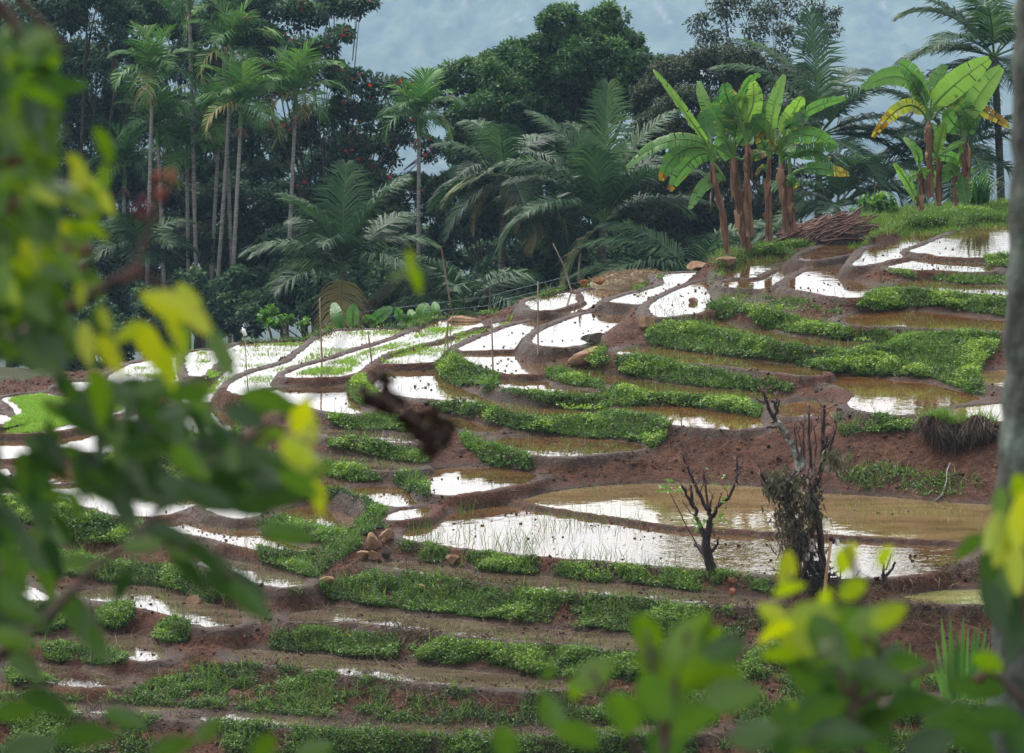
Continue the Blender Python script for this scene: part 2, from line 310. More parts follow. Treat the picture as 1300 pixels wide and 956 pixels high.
# paddies: water level, bed depth, bed roughness, outline (as seen in the photograph, laid on the level)
PONDS = {
'F1': (0.54, 0.060, 0.035, [(303,438),(325,436),(398,434),(385,448),(372,457),(345,465),(325,469),(300,482),(285,495),(282,507),(262,511),(236,512),(240,500),(255,484),(275,462),(285,450)]),
'F2': (0.82, 0.060, 0.035, [(420,421),(472,419),(526,418),(497,431),(455,442),(425,453),(388,462),(362,473),(349,486),(330,498),(312,502),(297,497),(296,491),(305,483),(325,473),(372,461),(390,446),(408,430)]),
'F3': (1.01, 0.060, 0.035, [(617,411),(566,406),(551,411),(533,420),(498,434),(455,446),(425,457),(390,465),(365,477),(375,480),(443,478),(461,462),(479,449),(511,441),(551,431),(576,422)]),
'F4': (0.97, 0.060, 0.035, [(662,407),(640,408),(621,415),(596,422),(558,431),(516,443),(486,452),(473,461),(501,462),(553,460),(560,452),(570,444),(596,432),(626,422),(652,412)]),
'F5': (1.21, 0.060, 0.035, [(712,406),(683,407),(650,415),(626,425),(600,435),(584,445),(620,445),(662,443),(671,428),(688,416)]),
'F5b': (1.16, 0.060, 0.035, [(581,453),(600,450),(662,447),(695,468),(690,474),(655,476),(625,469),(597,461)]),
'F5c': (1.50, 0.060, 0.035, [(680,434),(690,421),(720,408),(755,396),(793,401),(780,411),(765,421),(745,430),(735,438),(712,441),(692,439)]),
'F6': (0.86, 0.060, 0.035, [(349,494),(438,490),(436,500),(446,511),(455,526),(425,523),(383,514),(360,508),(345,502)]),
'F7': (0.84, 0.050, 0.040, [(461,481),(487,481),(500,472),(553,469),(560,484),(585,496),(605,502),(640,510),(674,516),(720,521),(756,524),(750,529),(715,530),(681,530),(650,525),(598,511),(563,508),(522,504),(490,499),(466,490)]),
'M1': (1.40, 0.060, 0.035, [(671,384),(683,380),(710,373),(724,372),(724,380),(728,384),(700,393),(683,395)]),
'M2': (1.35, 0.060, 0.035, [(743,368),(780,367),(813,369),(801,373),(770,379),(755,388),(743,394),(725,397),(703,397),(725,388),(740,382),(744,378)]),
'M3': (1.74, 0.060, 0.035, [(842,348),(891,346),(883,352),(863,361),(841,372),(823,380),(814,387),(793,385),(775,383),(796,376),(815,371),(843,364),(851,358)]),
'M4': (2.02, 0.045, 0.040, [(886,360),(901,357),(916,357),(911,373),(903,385),(883,398),(858,400),(837,403),(828,389),(843,379),(863,369)]),
'M4b': (2.12, 0.000, 0.050, [(920,371),(955,373),(980,390),(990,400),(960,396),(925,384)]),
'M5': (2.24, 0.060, 0.035, [(919,345),(935,342),(954,327),(994,325),(995,332),(964,346),(950,354),(924,351)]),
'M6': (2.22, 0.060, 0.035, [(961,354),(995,336),(1020,336),(1002,346),(990,356),(981,365),(957,367),(922,364),(925,357)]),
'M7': (2.43, 0.060, 0.035, [(1002,361),(1020,349),(1044,337),(1078,329),(1082,330),(1065,344),(1072,354),(1089,359),(1106,370),(1092,378),(1065,377),(1037,372),(1012,367)]),
'M8': (2.56, 0.060, 0.035, [(1016,328),(1045,313),(1090,307),(1116,306),(1080,321),(1050,327),(1030,331)]),
'M9': (2.74, 0.060, 0.035, [(1105,315),(1150,305),(1151,294),(1211,291),(1188,305),(1160,315),(1148,325),(1125,330),(1105,335),(1085,338),(1100,325)]),
'M10': (2.79, 0.060, 0.035, [(1156,320),(1176,312),(1216,296),(1238,285),(1330,284),(1330,322),(1251,328),(1201,326),(1186,323)]),
'M11': (2.70, 0.030, 0.040, [(1125,338),(1138,333.0),(1166,330.0),(1201,332.0),(1240,333.0),(1262,343),(1240,346.0),(1201,343.0),(1156,343.0)]),
'M12': (2.50, 0.020, 0.040, [(1136,363),(1151,357.0),(1183,356.0),(1213,362.0),(1330,366.0),(1330,378.0),(1226,372.0),(1176,370.0)]),
'R1': (2.11, 0.040, 0.034, [(1070,407),(1083,401),(1105,397),(1151,394),(1201,399),(1271,408),(1330,412),(1330,424),(1226,417),(1176,417),(1126,414),(1090,413)]),
'R2': (1.81, 0.030, 0.036, [(893,404),(920,409.0),(950,415.0),(975,421.0),(1000,427.0),(1025,431.0),(1065,433.0),(1135,437),(1130,443.0),(1058,443.0),(1013,440.0),(975,433.0),(940,426.0),(905,417.0)]),
'R3': (1.47, 0.030, 0.036, [(783,448),(811,441.0),(841,442.0),(876,448.0),(926,454.0),(974,461.0),(1010,465.0),(1040,472),(1035,478.0),(974,471.0),(926,465.0),(876,460.0),(831,456.0),(800,453.0)]),
'R4': (1.10, 0.030, 0.036, [(722,471),(745,469.0),(775,476.0),(806,483.0),(841,487.0),(876,492.0),(930,496.0),(974,499.0),(1000,503),(985,507.0),(950,506.0),(901,504.0),(863,502.0),(835,502.0),(800,497.0),(770,485.0),(735,480.0)]),
'R5': (1.06, 0.060, 0.035, [(632,484),(650,483.0),(687,483.0),(694,493.0),(725,496.0),(770,498),(765,504.0),(733,504.0),(700,502.0),(675,499.0),(645,494.0)]),
'R6': (0.94, 0.060, 0.035, [(782,519),(826,515.0),(863,515.0),(901,523.0),(961,531.0),(963,543),(926,545.0),(876,542.0),(856,539.0),(826,523.0)]),
'R7': (1.34, 0.060, 0.035, [(1040,483),(1063,480),(1100,478),(1131,484),(1171,486),(1201,494),(1241,505),(1236,508),(1201,516),(1183,522),(1161,525),(1136,527),(1105,523),(1083,517),(1085,508),(1095,500),(1070,490)]),
'R8': (1.06, 0.030, 0.034, [(988,516),(1025,509.0),(1058,514),(1050,529.0),(1025,529.0),(993,528.0)]),
'R9': (1.35, 0.060, 0.035, [(1186,529),(1201,522),(1226,518),(1251,515),(1330,508),(1330,537),(1268,534),(1226,532),(1198,531)]),
'R10': (1.52, 0.060, 0.035, [(1241,475),(1268,471),(1330,465),(1330,495),(1268,490),(1248,482)]),
'L0': (0.61, 0.060, 0.035, [(140,480),(165,464),(200,456),(232,453),(236,470),(224,484),(180,491),(150,489)]),
'L0b': (0.66, 0.060, 0.035, [(242,448),(266,444),(275,455),(258,470),(246,480),(243,465)]),
'L0d': (0.49, 0.060, 0.035, [(80,490),(100,484),(132,486),(150,495),(140,503),(112,499)]),
'L2': (0.45, 0.028, 0.034, [(160,530),(191,523.4),(226,520.4),(263,517.4),(281,515.4),(301,526.4),(301,544.6),(283,554.6),(261,554.6),(233,549.6),(221,542.6),(190,539.6)]),
'L3': (0.40, 0.060, 0.035, [(30,502),(55,499),(75,503),(110,506),(150,511),(165,519),(120,534),(80,545),(50,550),(0,550),(0,544),(15,535),(27,527),(20,515),(5,506)]),
'L3a': (0.48, 0.060, 0.035, [(-50,520),(0,527),(9,531),(0,538),(-50,545)]),
'L4': (0.29, 0.060, 0.035, [(-50,562),(0,560),(48,559),(60,565),(40,573),(25,581),(0,583),(-50,583)]),
'L4b': (0.28, 0.060, 0.035, [(70,558),(100,548.4),(140,544.4),(185,550.4),(190,564),(150,573.6),(112,574.6),(85,569.6)]),
'L5': (0.21, 0.060, 0.035, [(-50,592),(0,592),(6,600),(0,605),(-50,608)]),
'L6': (-0.02, 0.060, 0.035, [(22,611),(43,601.4),(63,591.4),(90,594.4),(108,602.4),(116,607),(100,610.6),(70,613.6)]),
'L7': (-0.05, 0.040, 0.036, [(66,624),(75,615.4),(108,611.4),(138,615.4),(176,623.4),(206,625.4),(240,630.4),(250,638),(230,646.6),(205,654.6),(148,654.6),(136,647.6),(108,641.6),(70,632.6)]),
'L8': (0.07, 0.060, 0.035, [(-50,620.4),(0,624.4),(15,625),(10,632.6),(0,634.6),(-50,637.6)]),
'L9': (-0.14, 0.055, 0.034, [(186,662),(200,662.4),(233,667.4),(251,666.4),(300,673.4),(325,677.4),(345,686.4),(383,697),(375,701.6),(340,698.6),(296,689.6),(260,679.6),(210,673.6)]),
'L10': (0.01, 0.060, 0.035, [(262,645),(304,643.4),(330,653),(309,658.6),(284,654.6)]),
'L11': (-0.17, 0.060, 0.035, [(361,650),(388,643.4),(408,648.4),(418,643.4),(438,649.4),(460,659),(448,666.6),(440,672.6),(425,671.6),(405,665.6),(375,659.6)]),
'L12': (0.14, 0.060, 0.035, [(445,624),(461,618.4),(501,617.4),(516,626.4),(534,638),(506,643.6),(486,639.6),(466,630.6)]),
'L12b': (0.13, 0.060, 0.035, [(491,658),(508,650.4),(521,646.4),(541,643),(538,650.6),(523,658.6),(501,660.6)]),
'L13': (0.25, 0.060, 0.035, [(543,601),(560,595.4),(600,593.4),(650,596.4),(678,604),(665,612.6),(640,617.6),(600,624.6),(570,628.6),(548,626.6),(545,611.6)]),
'L14': (0.35, 0.020, 0.040, [(410,578),(425,579.4),(475,583.4),(521,589.4),(531,595),(488,597.6),(450,591.6),(420,587.6)]),
'L15': (0.62, 0.020, 0.040, [(410,546),(445,546.4),(475,549.4),(521,552.4),(545,560),(500,562.6),(460,557.6),(418,554.6)]),
'L16': (0.58, 0.020, 0.040, [(575,530.4),(601,535.4),(634,545),(622,549.6),(590,544.6),(570,537)]),
'L17': (0.54, 0.030, 0.034, [(629,561),(650,554.4),(725,556.4),(790,560.4),(820,570),(775,574.6),(718,579.6),(695,578.6),(650,572.6)]),
'PB': (0.06, 0.060, 0.035, [(665,636),(693,628),(735,621),(790,616),(863,614),(975,620),(1048,628),(1125,632),(1186,638),(1261,642),(1330,650),(1330,691),(1251,687),(1125,682),(1048,677),(876,669),(826,662),(790,656),(725,647),(688,641)]),
'PF': (0.00, 0.050, 0.042, [(513,684),(533,669),(576,652),(649,641),(675,646),(725,655),(790,664),(851,673),(883,675),(1048,685),(1125,691),(1226,696),(1224,703),(1206,715),(1183,725),(1151,729),(1095,734),(1030,733),(975,729),(916,723),(858,719),(790,713),(713,708),(650,702),(576,693)]),
'A1': (-0.25, 0.034, 0.050, [(485,715),(516,712.4),(563,719.4),(601,726.4),(650,730.4),(708,733.4),(738,739.4),(826,745.4),(876,753.4),(964,759.4),(965,768),(901,766.6),(826,759.6),(770,754.6),(718,751.6),(650,741.6),(601,736.6),(551,729.6),(505,722.6)]),
'A2': (-0.70, 0.028, 0.050, [(395,768.4),(430,769.4),(501,778.4),(576,787.4),(650,794.4),(700,800.4),(790,808.4),(850,813.4),(926,816.4),(926,824.6),(850,823.6),(790,821.6),(725,815.6),(650,812.6),(576,804.6),(500,794.6),(450,787.6),(363,788)]),
'A3': (-1.09, 0.026, 0.050, [(300,826),(325,825.4),(390,831.4),(445,836.4),(526,844.4),(576,851.4),(650,858.4),(720,865),(700,874.6),(600,870.6),(475,860.6),(400,850.6),(325,840.6)]),
'B1': (-0.77, 0.065, 0.040, [(90,756),(140,743.4),(190,745.4),(225,751.4),(231,763.4),(289,768.4),(308,781),(296,794.6),(263,794.6),(226,781.6),(181,769.6),(148,764.6)]),
'B2': (-0.34, 0.060, 0.040, [(250,714),(301,708.4),(346,722.4),(385,735),(370,746.6),(329,739.6),(290,725.6)]),
'B3': (-1.12, 0.035, 0.045, [(48,813),(140,808.4),(176,803.4),(186,808.4),(198,819.4),(203,836),(176,838.6),(160,829.6),(135,822.6),(100,819.6),(63,818.6)]),
'B4': (-0.66, 0.050, 0.040, [(-50,733.4),(5,735.4),(20,736.4),(38,749.4),(60,759),(48,762.6),(25,757.6),(8,753.6),(-50,751.6)]),
'B5': (-0.19, 0.060, 0.035, [(-50,662),(0,664),(15,670),(0,683),(-50,688)]),
'B5b': (-0.66, 0.060, 0.035, [(103,699),(130,703),(120,706),(108,706)]),
'B6': (-1.34, 0.040, 0.040, [(14,842),(70,844),(110,852),(160,868),(100,873),(30,857)]),
'C1': (-0.25, 0.030, 0.030, [(1151,759),(1191,750),(1251,750),(1330,750),(1330,767),(1191,766),(1156,761)]),
'E1': (-1.51, 0.000, 0.050, [(-50,890),(150,895),(300,905),(500,920),(700,925),(900,920),(900,930),(700,937),(480,932),(280,916),(120,905),(-50,902)]),
'E2': (-1.27, 0.000, 0.050, [(1000,900),(1150,880),(1330,875),(1330,888),(1150,895),(1050,908)]),
}
HAZE, SKY, SUNE, EXPO = 0.00021, 0.13, 0.6, 1.9

# ------------------------------------------------------------------ terrain
def outer(x, y):
    """the land beyond the terraces: camera hill, gully behind, far valley"""
    ys = [-90, 0, 12, 45, 58, 68, 75, 85, 98, 104, 110, 118, 126, 140, 160, 250, 500, 1000, 2000, 3000, 8000]
    zs = [12, 11.1, 9.4, -2.6, -3.4, -2.4, -.4,   .5, .5, 0, -1.4, -3.6, -5.0, -6.2, -7.8, -30, -76, -140, -230, -290, -290]
    z = np.interp(y, ys, zs)
    x = np.asarray(x, float)
    t = np.clip((np.asarray(y) - 64) / 20, 0, 1) * np.clip((125 - np.asarray(y)) / 15, 0, 1)
    return z + t * np.clip(x, -16, 16) * .07

def grow(start, step, ratio, lim):
    o = []; p = start
    while abs(p) < abs(lim):
        p += step; step *= ratio; o.append(p)
    return o
xs_f = np.arange(-15.0, 15.01, .07)
right = np.array(grow(15.0, .1, 1.28, 6500)); left = -right[::-1]
XS = np.concatenate([left, xs_f, right])
ys_f = np.arange(62.4, 110.5, .09)
yl = []; p, s = 62.4, .12
while p > -80: p -= s; s *= 1.25; yl.append(p)
yh = []; p, s = ys_f[-1], .12
while p < 7000: p += s; s *= 1.16; yh.append(p)
YS = np.concatenate([np.array(yl)[::-1], ys_f, np.array(yh)])
GX, GY = np.meshgrid(XS, YS)

pads = {}
for n, (z, dep, amp, P) in PONDS.items():
    W = np.array([on_plane(a, b, z)[:2] for a, b in P])
    pads[n] = (z, dep, amp, chaikin(W, 1))
DRY = {
 'grass_shelf': (2.98, [(1100,301),(1062,286),(1090,272),(1160,263),(1230,257),(1330,253),(1330,280),(1238,281),(1214,286),(1150,289)]),
 'banana_mound': (2.5, [(900,322),(950,313),(1000,301),(1050,286),(1062,296),(1045,309),(1012,324),(990,320),(955,323),(930,337),(905,341)]),
}
drypads = {n: (z, np.array([on_plane(a, b, z)[:2] for a, b in P])) for n, (z, P) in DRY.items()}

# harmonic surface through all pond levels
hx = np.arange(-17, 17.01, .2); hy = np.arange(60, 126.01, .2)
HX, HY = np.meshgrid(hx, hy)
hz = outer(HX, HY); fixed = np.zeros(HX.shape, bool)
fixed[0] = fixed[-1] = True; fixed[:, 0] = fixed[:, -1] = True
for n, (z, dep, amp, W) in pads.items():
    ins = sdist(W, HX, HY) < .22
    hz[ins & ~fixed] = z + .02; fixed |= ins
for n, (z, W) in drypads.items():
    ins = inside(W, HX, HY) & ~fixed
    hz[ins] = z; fixed |= ins
for it in range(1500):
    nz = hz.copy()
    nz[1:-1, 1:-1] = .25 * (hz[:-2, 1:-1] + hz[2:, 1:-1] + hz[1:-1, :-2] + hz[1:-1, 2:])
    hz = np.where(fixed, hz, nz)

def bilin(gx, gy, Z, x, y):
    i = np.clip(np.searchsorted(gx, x) - 1, 0, len(gx) - 2); j = np.clip(np.searchsorted(gy, y) - 1, 0, len(gy) - 2)
    fx = np.clip((x - gx[i]) / (gx[i + 1] - gx[i]), 0, 1); fy = np.clip((y - gy[j]) / (gy[j + 1] - gy[j]), 0, 1)
    return (Z[j, i] * (1 - fx) + Z[j, i + 1] * fx) * (1 - fy) + (Z[j + 1, i] * (1 - fx) + Z[j + 1, i + 1] * fx) * fy

inr = (np.abs(GX) < 17) & (GY > 60) & (GY < 126)
bank = outer(GX, GY)
bank[inr] = bilin(hx, hy, hz, GX[inr], GY[inr])
WET = np.zeros(GX.shape); INP = np.zeros(GX.shape)
sl = {}
for n, (z, dep, amp, W) in pads.items():
    i0, i1 = np.searchsorted(XS, [W[:, 0].min() - 3, W[:, 0].max() + 3]); j0, j1 = np.searchsorted(YS, [W[:, 1].min() - 3, W[:, 1].max() + 3])
    S = (slice(j0, j1), slice(i0, i1)); X, Y = GX[S], GY[S]
    sd = sdist(W, X, Y) - .13; sl[n] = (S, sd)
    n1 = fbm(X, Y, .9, 3) - .5; n2 = fbm(X, Y, 1.3, 8) - .5
    c = z + .022 + .035 * n2 - 1.6 * np.maximum(0, sd + .22 * n1 - .24)
    bank[S] = np.maximum(bank[S], np.where(sd < 3, c, -99))
far = sstep(120, 200, GY)
rough = (fbm(GX, GY, .8, 21, 4) - .5) * .16 + (np.abs(fbm(GX, GY, .30, 31, 3) - .5) * 2 - .35) * .16 + (vnoise(GX, GY, .11, 37) - .5) * .05
near = sstep(58, 62, GY) * (1 - sstep(118, 130, GY))
edge = np.full(GX.shape, 9.0)
for n in sl: edge[sl[n][0]] = np.minimum(edge[sl[n][0]], np.abs(sl[n][1]))
Zg = bank + (rough * near) * (.10 + .90 * sstep(.12, .7, edge)) + (fbm(GX, GY, 30, 41, 4) - .5) * 6 * far
POND_T = np.zeros(GX.shape); PONDZ = np.full(GX.shape, -999.0)
for n, (z, dep, amp, W) in pads.items():
    S, sd = sl[n]; X, Y = GX[S], GY[S]
    s2 = sd + .12 * (fbm(X, Y, .35, 51, 3) - .5)
    t = sstep(.02, -.08, s2) * (sd < .0)
    cl = fbm(X, Y, .55, 61, 4) - .5
    sp = np.maximum(0, vnoise(X, Y, .15, 77) - .88) * .35          # single clods standing out of the water
    bed = z - dep + amp * 1.9 * cl + sp * (amp / .035)
    Zg[S] = np.where(sd < 0, Zg[S] * (1 - t) + bed * t, Zg[S])
    POND_T[S] = np.maximum(POND_T[S], t); PONDZ[S] = np.where(sd < .35, z, PONDZ[S])
for n, (z, dep, amp, W) in sorted(pads.items(), key=lambda q: q[1][0]):      # every rim holds its water
    S, sd = sl[n]; X, Y = GX[S], GY[S]
    rim = z + .018 + .035 * (vnoise(X, Y, .25, 83) - .4) - 1.6 * np.maximum(0, sd - .2)
    Zg[S] = np.where((sd >= 0) & (sd < .45) , np.maximum(Zg[S], rim), Zg[S])
WET = np.clip(1 - (Zg - PONDZ) / .10, 0, 1) * (PONDZ > -900)

# where green grows on the banks: (density, outline)
GREEN = [
 (1,[(818,430),(823,415),(850,406),(900,415),(975,430),(1000,438),(1050,446),(1000,462),(975,456),(926,453),(876,446),(826,436)]),
 (1,[(891,398),(901,385),(930,382),(1000,400),(1050,413),(1080,417),(1130,420),(1136,434),(1070,432),(1010,424),(950,412),(895,402)]),
 (1,[(999,455),(1016,441),(1078,444),(1134,425),(1217,420),(1272,423),(1261,451),(1240,468),(1251,503),(1231,500),(1182,482),(1141,479),(1071,475),(1013,465)]),
 (1,[(1085,392),(1103,373),(1137,365),(1196,370),(1276,378),(1330,380),(1330,410),(1231,397),(1182,391),(1120,396)]),
 (.6,[(1120,340),(1161,345),(1276,354),(1330,356),(1330,364),(1210,359),(1148,352)]),
 (.8,[(1248,326),(1290,318),(1330,320),(1330,345),(1255,340)]),
 (1,[(783,456),(800,449),(846,456),(900,468),(975,483),(1010,490),(1010,500),(975,499),(900,491),(850,485),(800,477),(783,470)]),
 (1,[(619,493),(650,494),(688,499),(733,503),(770,495),(790,486),(826,498),(863,499),(901,503),(951,508),(969,518),(961,531),(901,521),(863,515),(826,515),(775,518),(725,522),(688,515),(650,510),(610,500)]),
 (1,[(553,462),(570,447),(605,463),(636,474),(640,486),(632,493),(612,488),(575,488),(556,480)]),
 (1,[(691,471),(710,469),(745,478),(770,484),(768,494),(745,494),(713,488),(692,483)]),
 (1,[(543,512),(574,508),(619,518),(667,529),(736,529),(788,522),(825,525),(854,536),(844,556),(826,570),(806,560),(736,556),(667,549),(619,536),(563,525)]),
 (.9,[(408,523),(445,529),(486,526),(510,533),(540,540),(575,545),(498,548),(450,546),(420,538)]),
 (1,[(435,495),(445,480),(465,475),(470,490),(490,500),(476,510),(460,517),(443,510)]),
 (1,[(415,558),(445,553),(475,558),(516,568),(546,578),(541,591),(500,585),(445,575),(420,568)]),
 (1,[(581,553),(598,550),(619,565),(674,577),(674,596),(650,599),(619,590),(591,572)]),
 (.8,[(410,587),(438,588),(475,598),(490,612),(445,612),(415,605)]),
 (.9,[(501,603),(521,598),(543,603),(546,618),(538,635),(521,625),(501,615)]),
 (1,[(410,623),(433,620),(465,637),(492,648),(488,660),(465,655),(425,645)]),
 (1,[(445,674),(458,657),(485,653),(490,670),(470,680),(450,680)]),
 (1,[(325,663),(358,655),(408,670),(440,675),(440,690),(383,688),(340,678)]),
 (1,[(325,693),(355,700),(390,702),(425,685),(448,676),(462,690),(433,710),(420,726),(400,735),(363,725),(325,712)]),
 (.9,[(-40,692),(80,698),(150,712),(230,718),(285,735),(300,762),(262,768),(232,752),(190,744),(140,740),(90,730),(20,712),(-40,706)]),
 (.9,[(-40,638),(40,626),(100,642),(140,657),(180,664),(180,690),(100,690),(60,668),(-40,660)]),
 (.9,[(68,572),(90,573),(130,592),(125,605),(105,603),(70,592)]),
 (.7,[(120,575),(200,556),(300,560),(400,590),(410,640),(330,640),(260,625),(180,612),(130,600)]),
 (1,[(120,775),(145,768),(165,765),(175,782),(150,802),(122,795)]),
 (1,[(190,810),(200,787),(221,783),(241,790),(240,817),(210,820)]),
 (1,[(55,818),(100,818),(140,825),(160,833),(155,845),(60,842)]),
 (1,[(8,848),(70,857),(75,868),(10,868)]),
 (1,[(-40,757),(45,764),(90,772),(110,785),(90,800),(40,806),(-40,790)]),
 (.7,[(500,688),(513,686),(576,697),(650,706),(713,713),(790,716),(858,722),(916,726),(975,735),(980,754),(930,752),(876,750),(826,743),(738,737),(708,731),(650,728),(601,724),(563,717),(520,710)]),
 (.7,[(430,738),(470,722),(505,724),(551,731),(601,738),(650,743),(718,753),(770,757),(826,762),(901,770),(965,775),(980,790),(985,812),(926,813),(850,808),(790,803),(700,795),(650,789),(576,782),(501,773),(430,765),(400,757),(345,752)]),
 (.7,[(330,800),(380,795),(450,800),(500,805),(576,812),(650,818),(725,822),(790,828),(850,830),(926,830),(960,866),(850,872),(720,862),(650,853),(576,846),(500,838),(445,832),(390,828),(322,822)]),
 (.5,[(270,842),(325,842),(400,852),(475,862),(600,876),(750,880),(950,875),(1150,860),(1330,850),(1330,960),(-50,960),(-50,880),(150,880)]),
 (.5,[(960,800),(1060,820),(1060,870),(930,870)]),
 (.4,[(1050,532),(1085,525),(1115,525),(1175,535),(1165,547),(1115,550),(1070,556)]),
 (.2,[(1060,598),(1115,590),(1165,598),(1235,600),(1250,632),(1155,628),(1105,630),(1070,615)]),
 (.8,[(1140,292),(1160,272),(1230,262),(1330,258),(1330,284),(1238,284),(1214,290),(1175,296)]),
 (.4,[(300,434),(400,424),(420,414),(530,410),(560,401),(600,396),(640,398),(560,406),(526,417),(420,420),(398,433),(310,438)]),
 (.5,[(655,395),(675,378),(730,363),(752,352),(742,368),(710,371),(676,384)]),
 (.4,[(905,338),(950,318),(1000,305),(1040,292),(1050,300),(1010,324),(960,324),(930,340)]),
 (.45,[(1000,300),(1045,296),(1040,312),(1005,318)]),
 (.35,[(800,370),(850,352),(880,344),(900,340),(880,346),(842,350),(815,372)]),
 (.5,[(745,447),(770,440),(780,462),(760,470),(745,460)]),
 (.25,[(905,385),(940,372),(1000,378),(1060,392),(1075,402),(1000,396),(930,384)]),
 (.5,[(180,518),(300,514),(320,530),(300,560),(240,560),(190,545)]),
]
PX, PY = to_px(GX, GY, Zg)
jx = (fbm(GX, GY, .5, 91) - .5) * 22; jy = (fbm(GX, GY, .5, 95) - .5) * 14
DEN = np.zeros(GX.shape); okc = (GY > 58) & (GY < 118) & (np.abs(GX) < 16)
mpx, mpy = np.meshgrid(np.arange(-60, 1345), np.arange(240, 975)); MASK = np.zeros(mpx.shape)
mjx = (fbm(mpx, mpy, 34, 91) - .5) * 22; mjy = (fbm(mpx, mpy, 26, 95) - .5) * 8
for dn, P in GREEN:
    P = np.array(P, float)
    j0, j1 = max(0, int(P[:, 1].min()) - 252), int(P[:, 1].max()) - 228; i0, i1 = max(0, int(P[:, 0].min()) + 46), int(P[:, 0].max()) + 74
    Sm = (slice(j0, j1), slice(i0, i1)); MASK[Sm] = np.maximum(MASK[Sm], dn * inside(P, mpx[Sm] + mjx[Sm], mpy[Sm] + mjy[Sm]))
def look(px, py): return MASK[np.clip(np.round(py).astype(int) - 240, 0, MASK.shape[0] - 1), np.clip(np.round(px).astype(int) + 60, 0, MASK.shape[1] - 1)]
DEN[okc] = look(PX[okc], PY[okc])
DEN *= (1 - POND_T)
patch = fbm(GX, GY, .9, 99, 3)
fine = .6 * patch + .4 * fbm(GX, GY, .32, 103, 2)
DEN = np.where(DEN < .75, DEN * sstep(.40, .52, fine) * 1.5, DEN * (.5 + .5 * sstep(.33, .45, fine)))

def make_grid(name, XS, YS, Z, mat, attrs):
    ny, nx = Z.shape
    V = np.stack([np.broadcast_to(XS, Z.shape), np.broadcast_to(YS[:, None], Z.shape), Z], -1).reshape(-1, 3)
    i = np.arange(ny - 1)[:, None] * nx + np.arange(nx - 1)[None]
    Q = np.stack([i, i + 1, i + nx + 1, i + nx], -1).reshape(-1, 4)
    b = Buf(); b.add(V, Q, 0.5)
    o = b.obj(name, mat, smooth=True)
    for k, a in attrs.items():
        at_ = o.data.attributes.new(k, 'FLOAT', 'POINT'); at_.data.foreach_set('value', a.astype(np.float32).ravel())
    return o
gr = np.clip(DEN, 0, 1) * .85
gr = np.maximum(gr, np.where((np.abs(GX) > 14.4) | (GY < 58) | (GY > 116), .9, 0))
ground = tag(make_grid('ground', XS, YS, Zg, M['ground'], {'green': gr, 'wet': WET}), 'red brown terraced hillside of bunds and earth banks', 'ground', kind='structure')

def gz(x, y): return bilin(XS, YS, Zg, np.asarray(x, float), np.asarray(y, float))
_D = np.concatenate([np.linspace(20, 64, 200), np.linspace(64, 118, 2700)])
def hit(px, py, dflt=102.0):
    """ground point seen at the pixel direction"""
    d = ray(px, py); P = CAM[None] + d[None] * _D[:, None]
    g = gz(P[:, 0], P[:, 1]); k = np.nonzero(P[:, 2] <= g)[0]
    if len(k) == 0:
        p = at(px, py, dflt); return np.array([p[0], p[1], max(p[2], float(gz(p[0], p[1])))])
    return P[k[0]]

# ------------------------------------------------------------------ water sheets
def offset(W, r):
    P = np.roll(W, 1, 0); Q = np.roll(W, -1, 0)
    a = np.sum(W[:, 0] * np.roll(W[:, 1], -1) - np.roll(W[:, 0], -1) * W[:, 1])
    t = unit(Q - P); n = np.stack([t[:, 1], -t[:, 0]], 1) * (1 if a > 0 else -1)
    return W + n * r
M['water_rip'] = water_material('wind_rippled_water', (.045, .024, .010), (.085, .047, .019), .010)
M['water_mud'] = water_material('thin_mud_water', (.050, .036, .024), (.090, .068, .046), .006)
WKIND = {**{k: 'water_mud' for k in ('A1', 'A2', 'A3', 'B1', 'B2', 'B3', 'B4', 'B6', 'E1', 'E2', 'L14', 'L15')}, 'PF': 'water_rip', 'PB': 'water_tan', 'R7': 'water_red', 'R1': 'water_red', 'R6': 'water_red', 'R10': 'water_tan', 'R9': 'water_tan', 'C1': 'water_green', 'R8': 'water_red'}
for n, (z, dep, amp, W) in pads.items():
    Wo = offset(W, .22)
    me = bpy.data.meshes.new('water')
    me.from_pydata([(x, y, 0) for x, y in Wo], [], [list(range(len(Wo)))])
    me.update()
    if me.polygons[0].normal.z < 0: me.flip_normals()
    me.materials.append(M[WKIND.get(n, 'water')])
    o = bpy.data.objects.new('water', me); o.location = (0, 0, z); COL.objects.link(o)
    tag(o, 'shallow muddy water standing in a paddy terrace', 'water', 'flooded paddy terraces', 'structure')

# ------------------------------------------------------------------ ground cover
cell = np.outer(np.gradient(YS), np.gradient(XS))
gy_, gx_ = np.gradient(Zg); sx = gx_ / np.gradient(XS)[None]; sy = gy_ / np.gradient(YS)[:, None]
area3 = cell * np.sqrt(1 + np.clip(sx, -4, 4) ** 2 + np.clip(sy, -4, 4) ** 2)
def sample(weight, n):
    w = (weight * area3 * okc).ravel(); s = w.sum()
    k = rng.choice(w.size, n, p=w / s)
    j, i = np.divmod(k, len(XS))
    x = XS[i] + (rng.random(n) - .5) * .08; y = YS[j] + (rng.random(n) - .5) * .10
    return x, y, gz(x, y), j, i
def rdir(n, up=.4, spread=1.0):
    a = rng.random(n) * 2 * math.pi
    v = np.stack([np.cos(a) * spread, np.sin(a) * spread, up + .5 * rng.standard_normal(n)], 1)
    return unit(v)
NC = 230000
x, y, z, j, i = sample(DEN ** 1.3 * np.where(GY < 75, 2.0, 1), NC)
szf = np.where(y < 75, .72, 1.0)
slx, sly = np.clip(sx[j, i], -2, 2), np.clip(sy[j, i], -2, 2)
nrm = unit(np.stack([-slx, -sly, np.ones(NC)], 1))
big = fbm(x, y, .7, 121, 2)
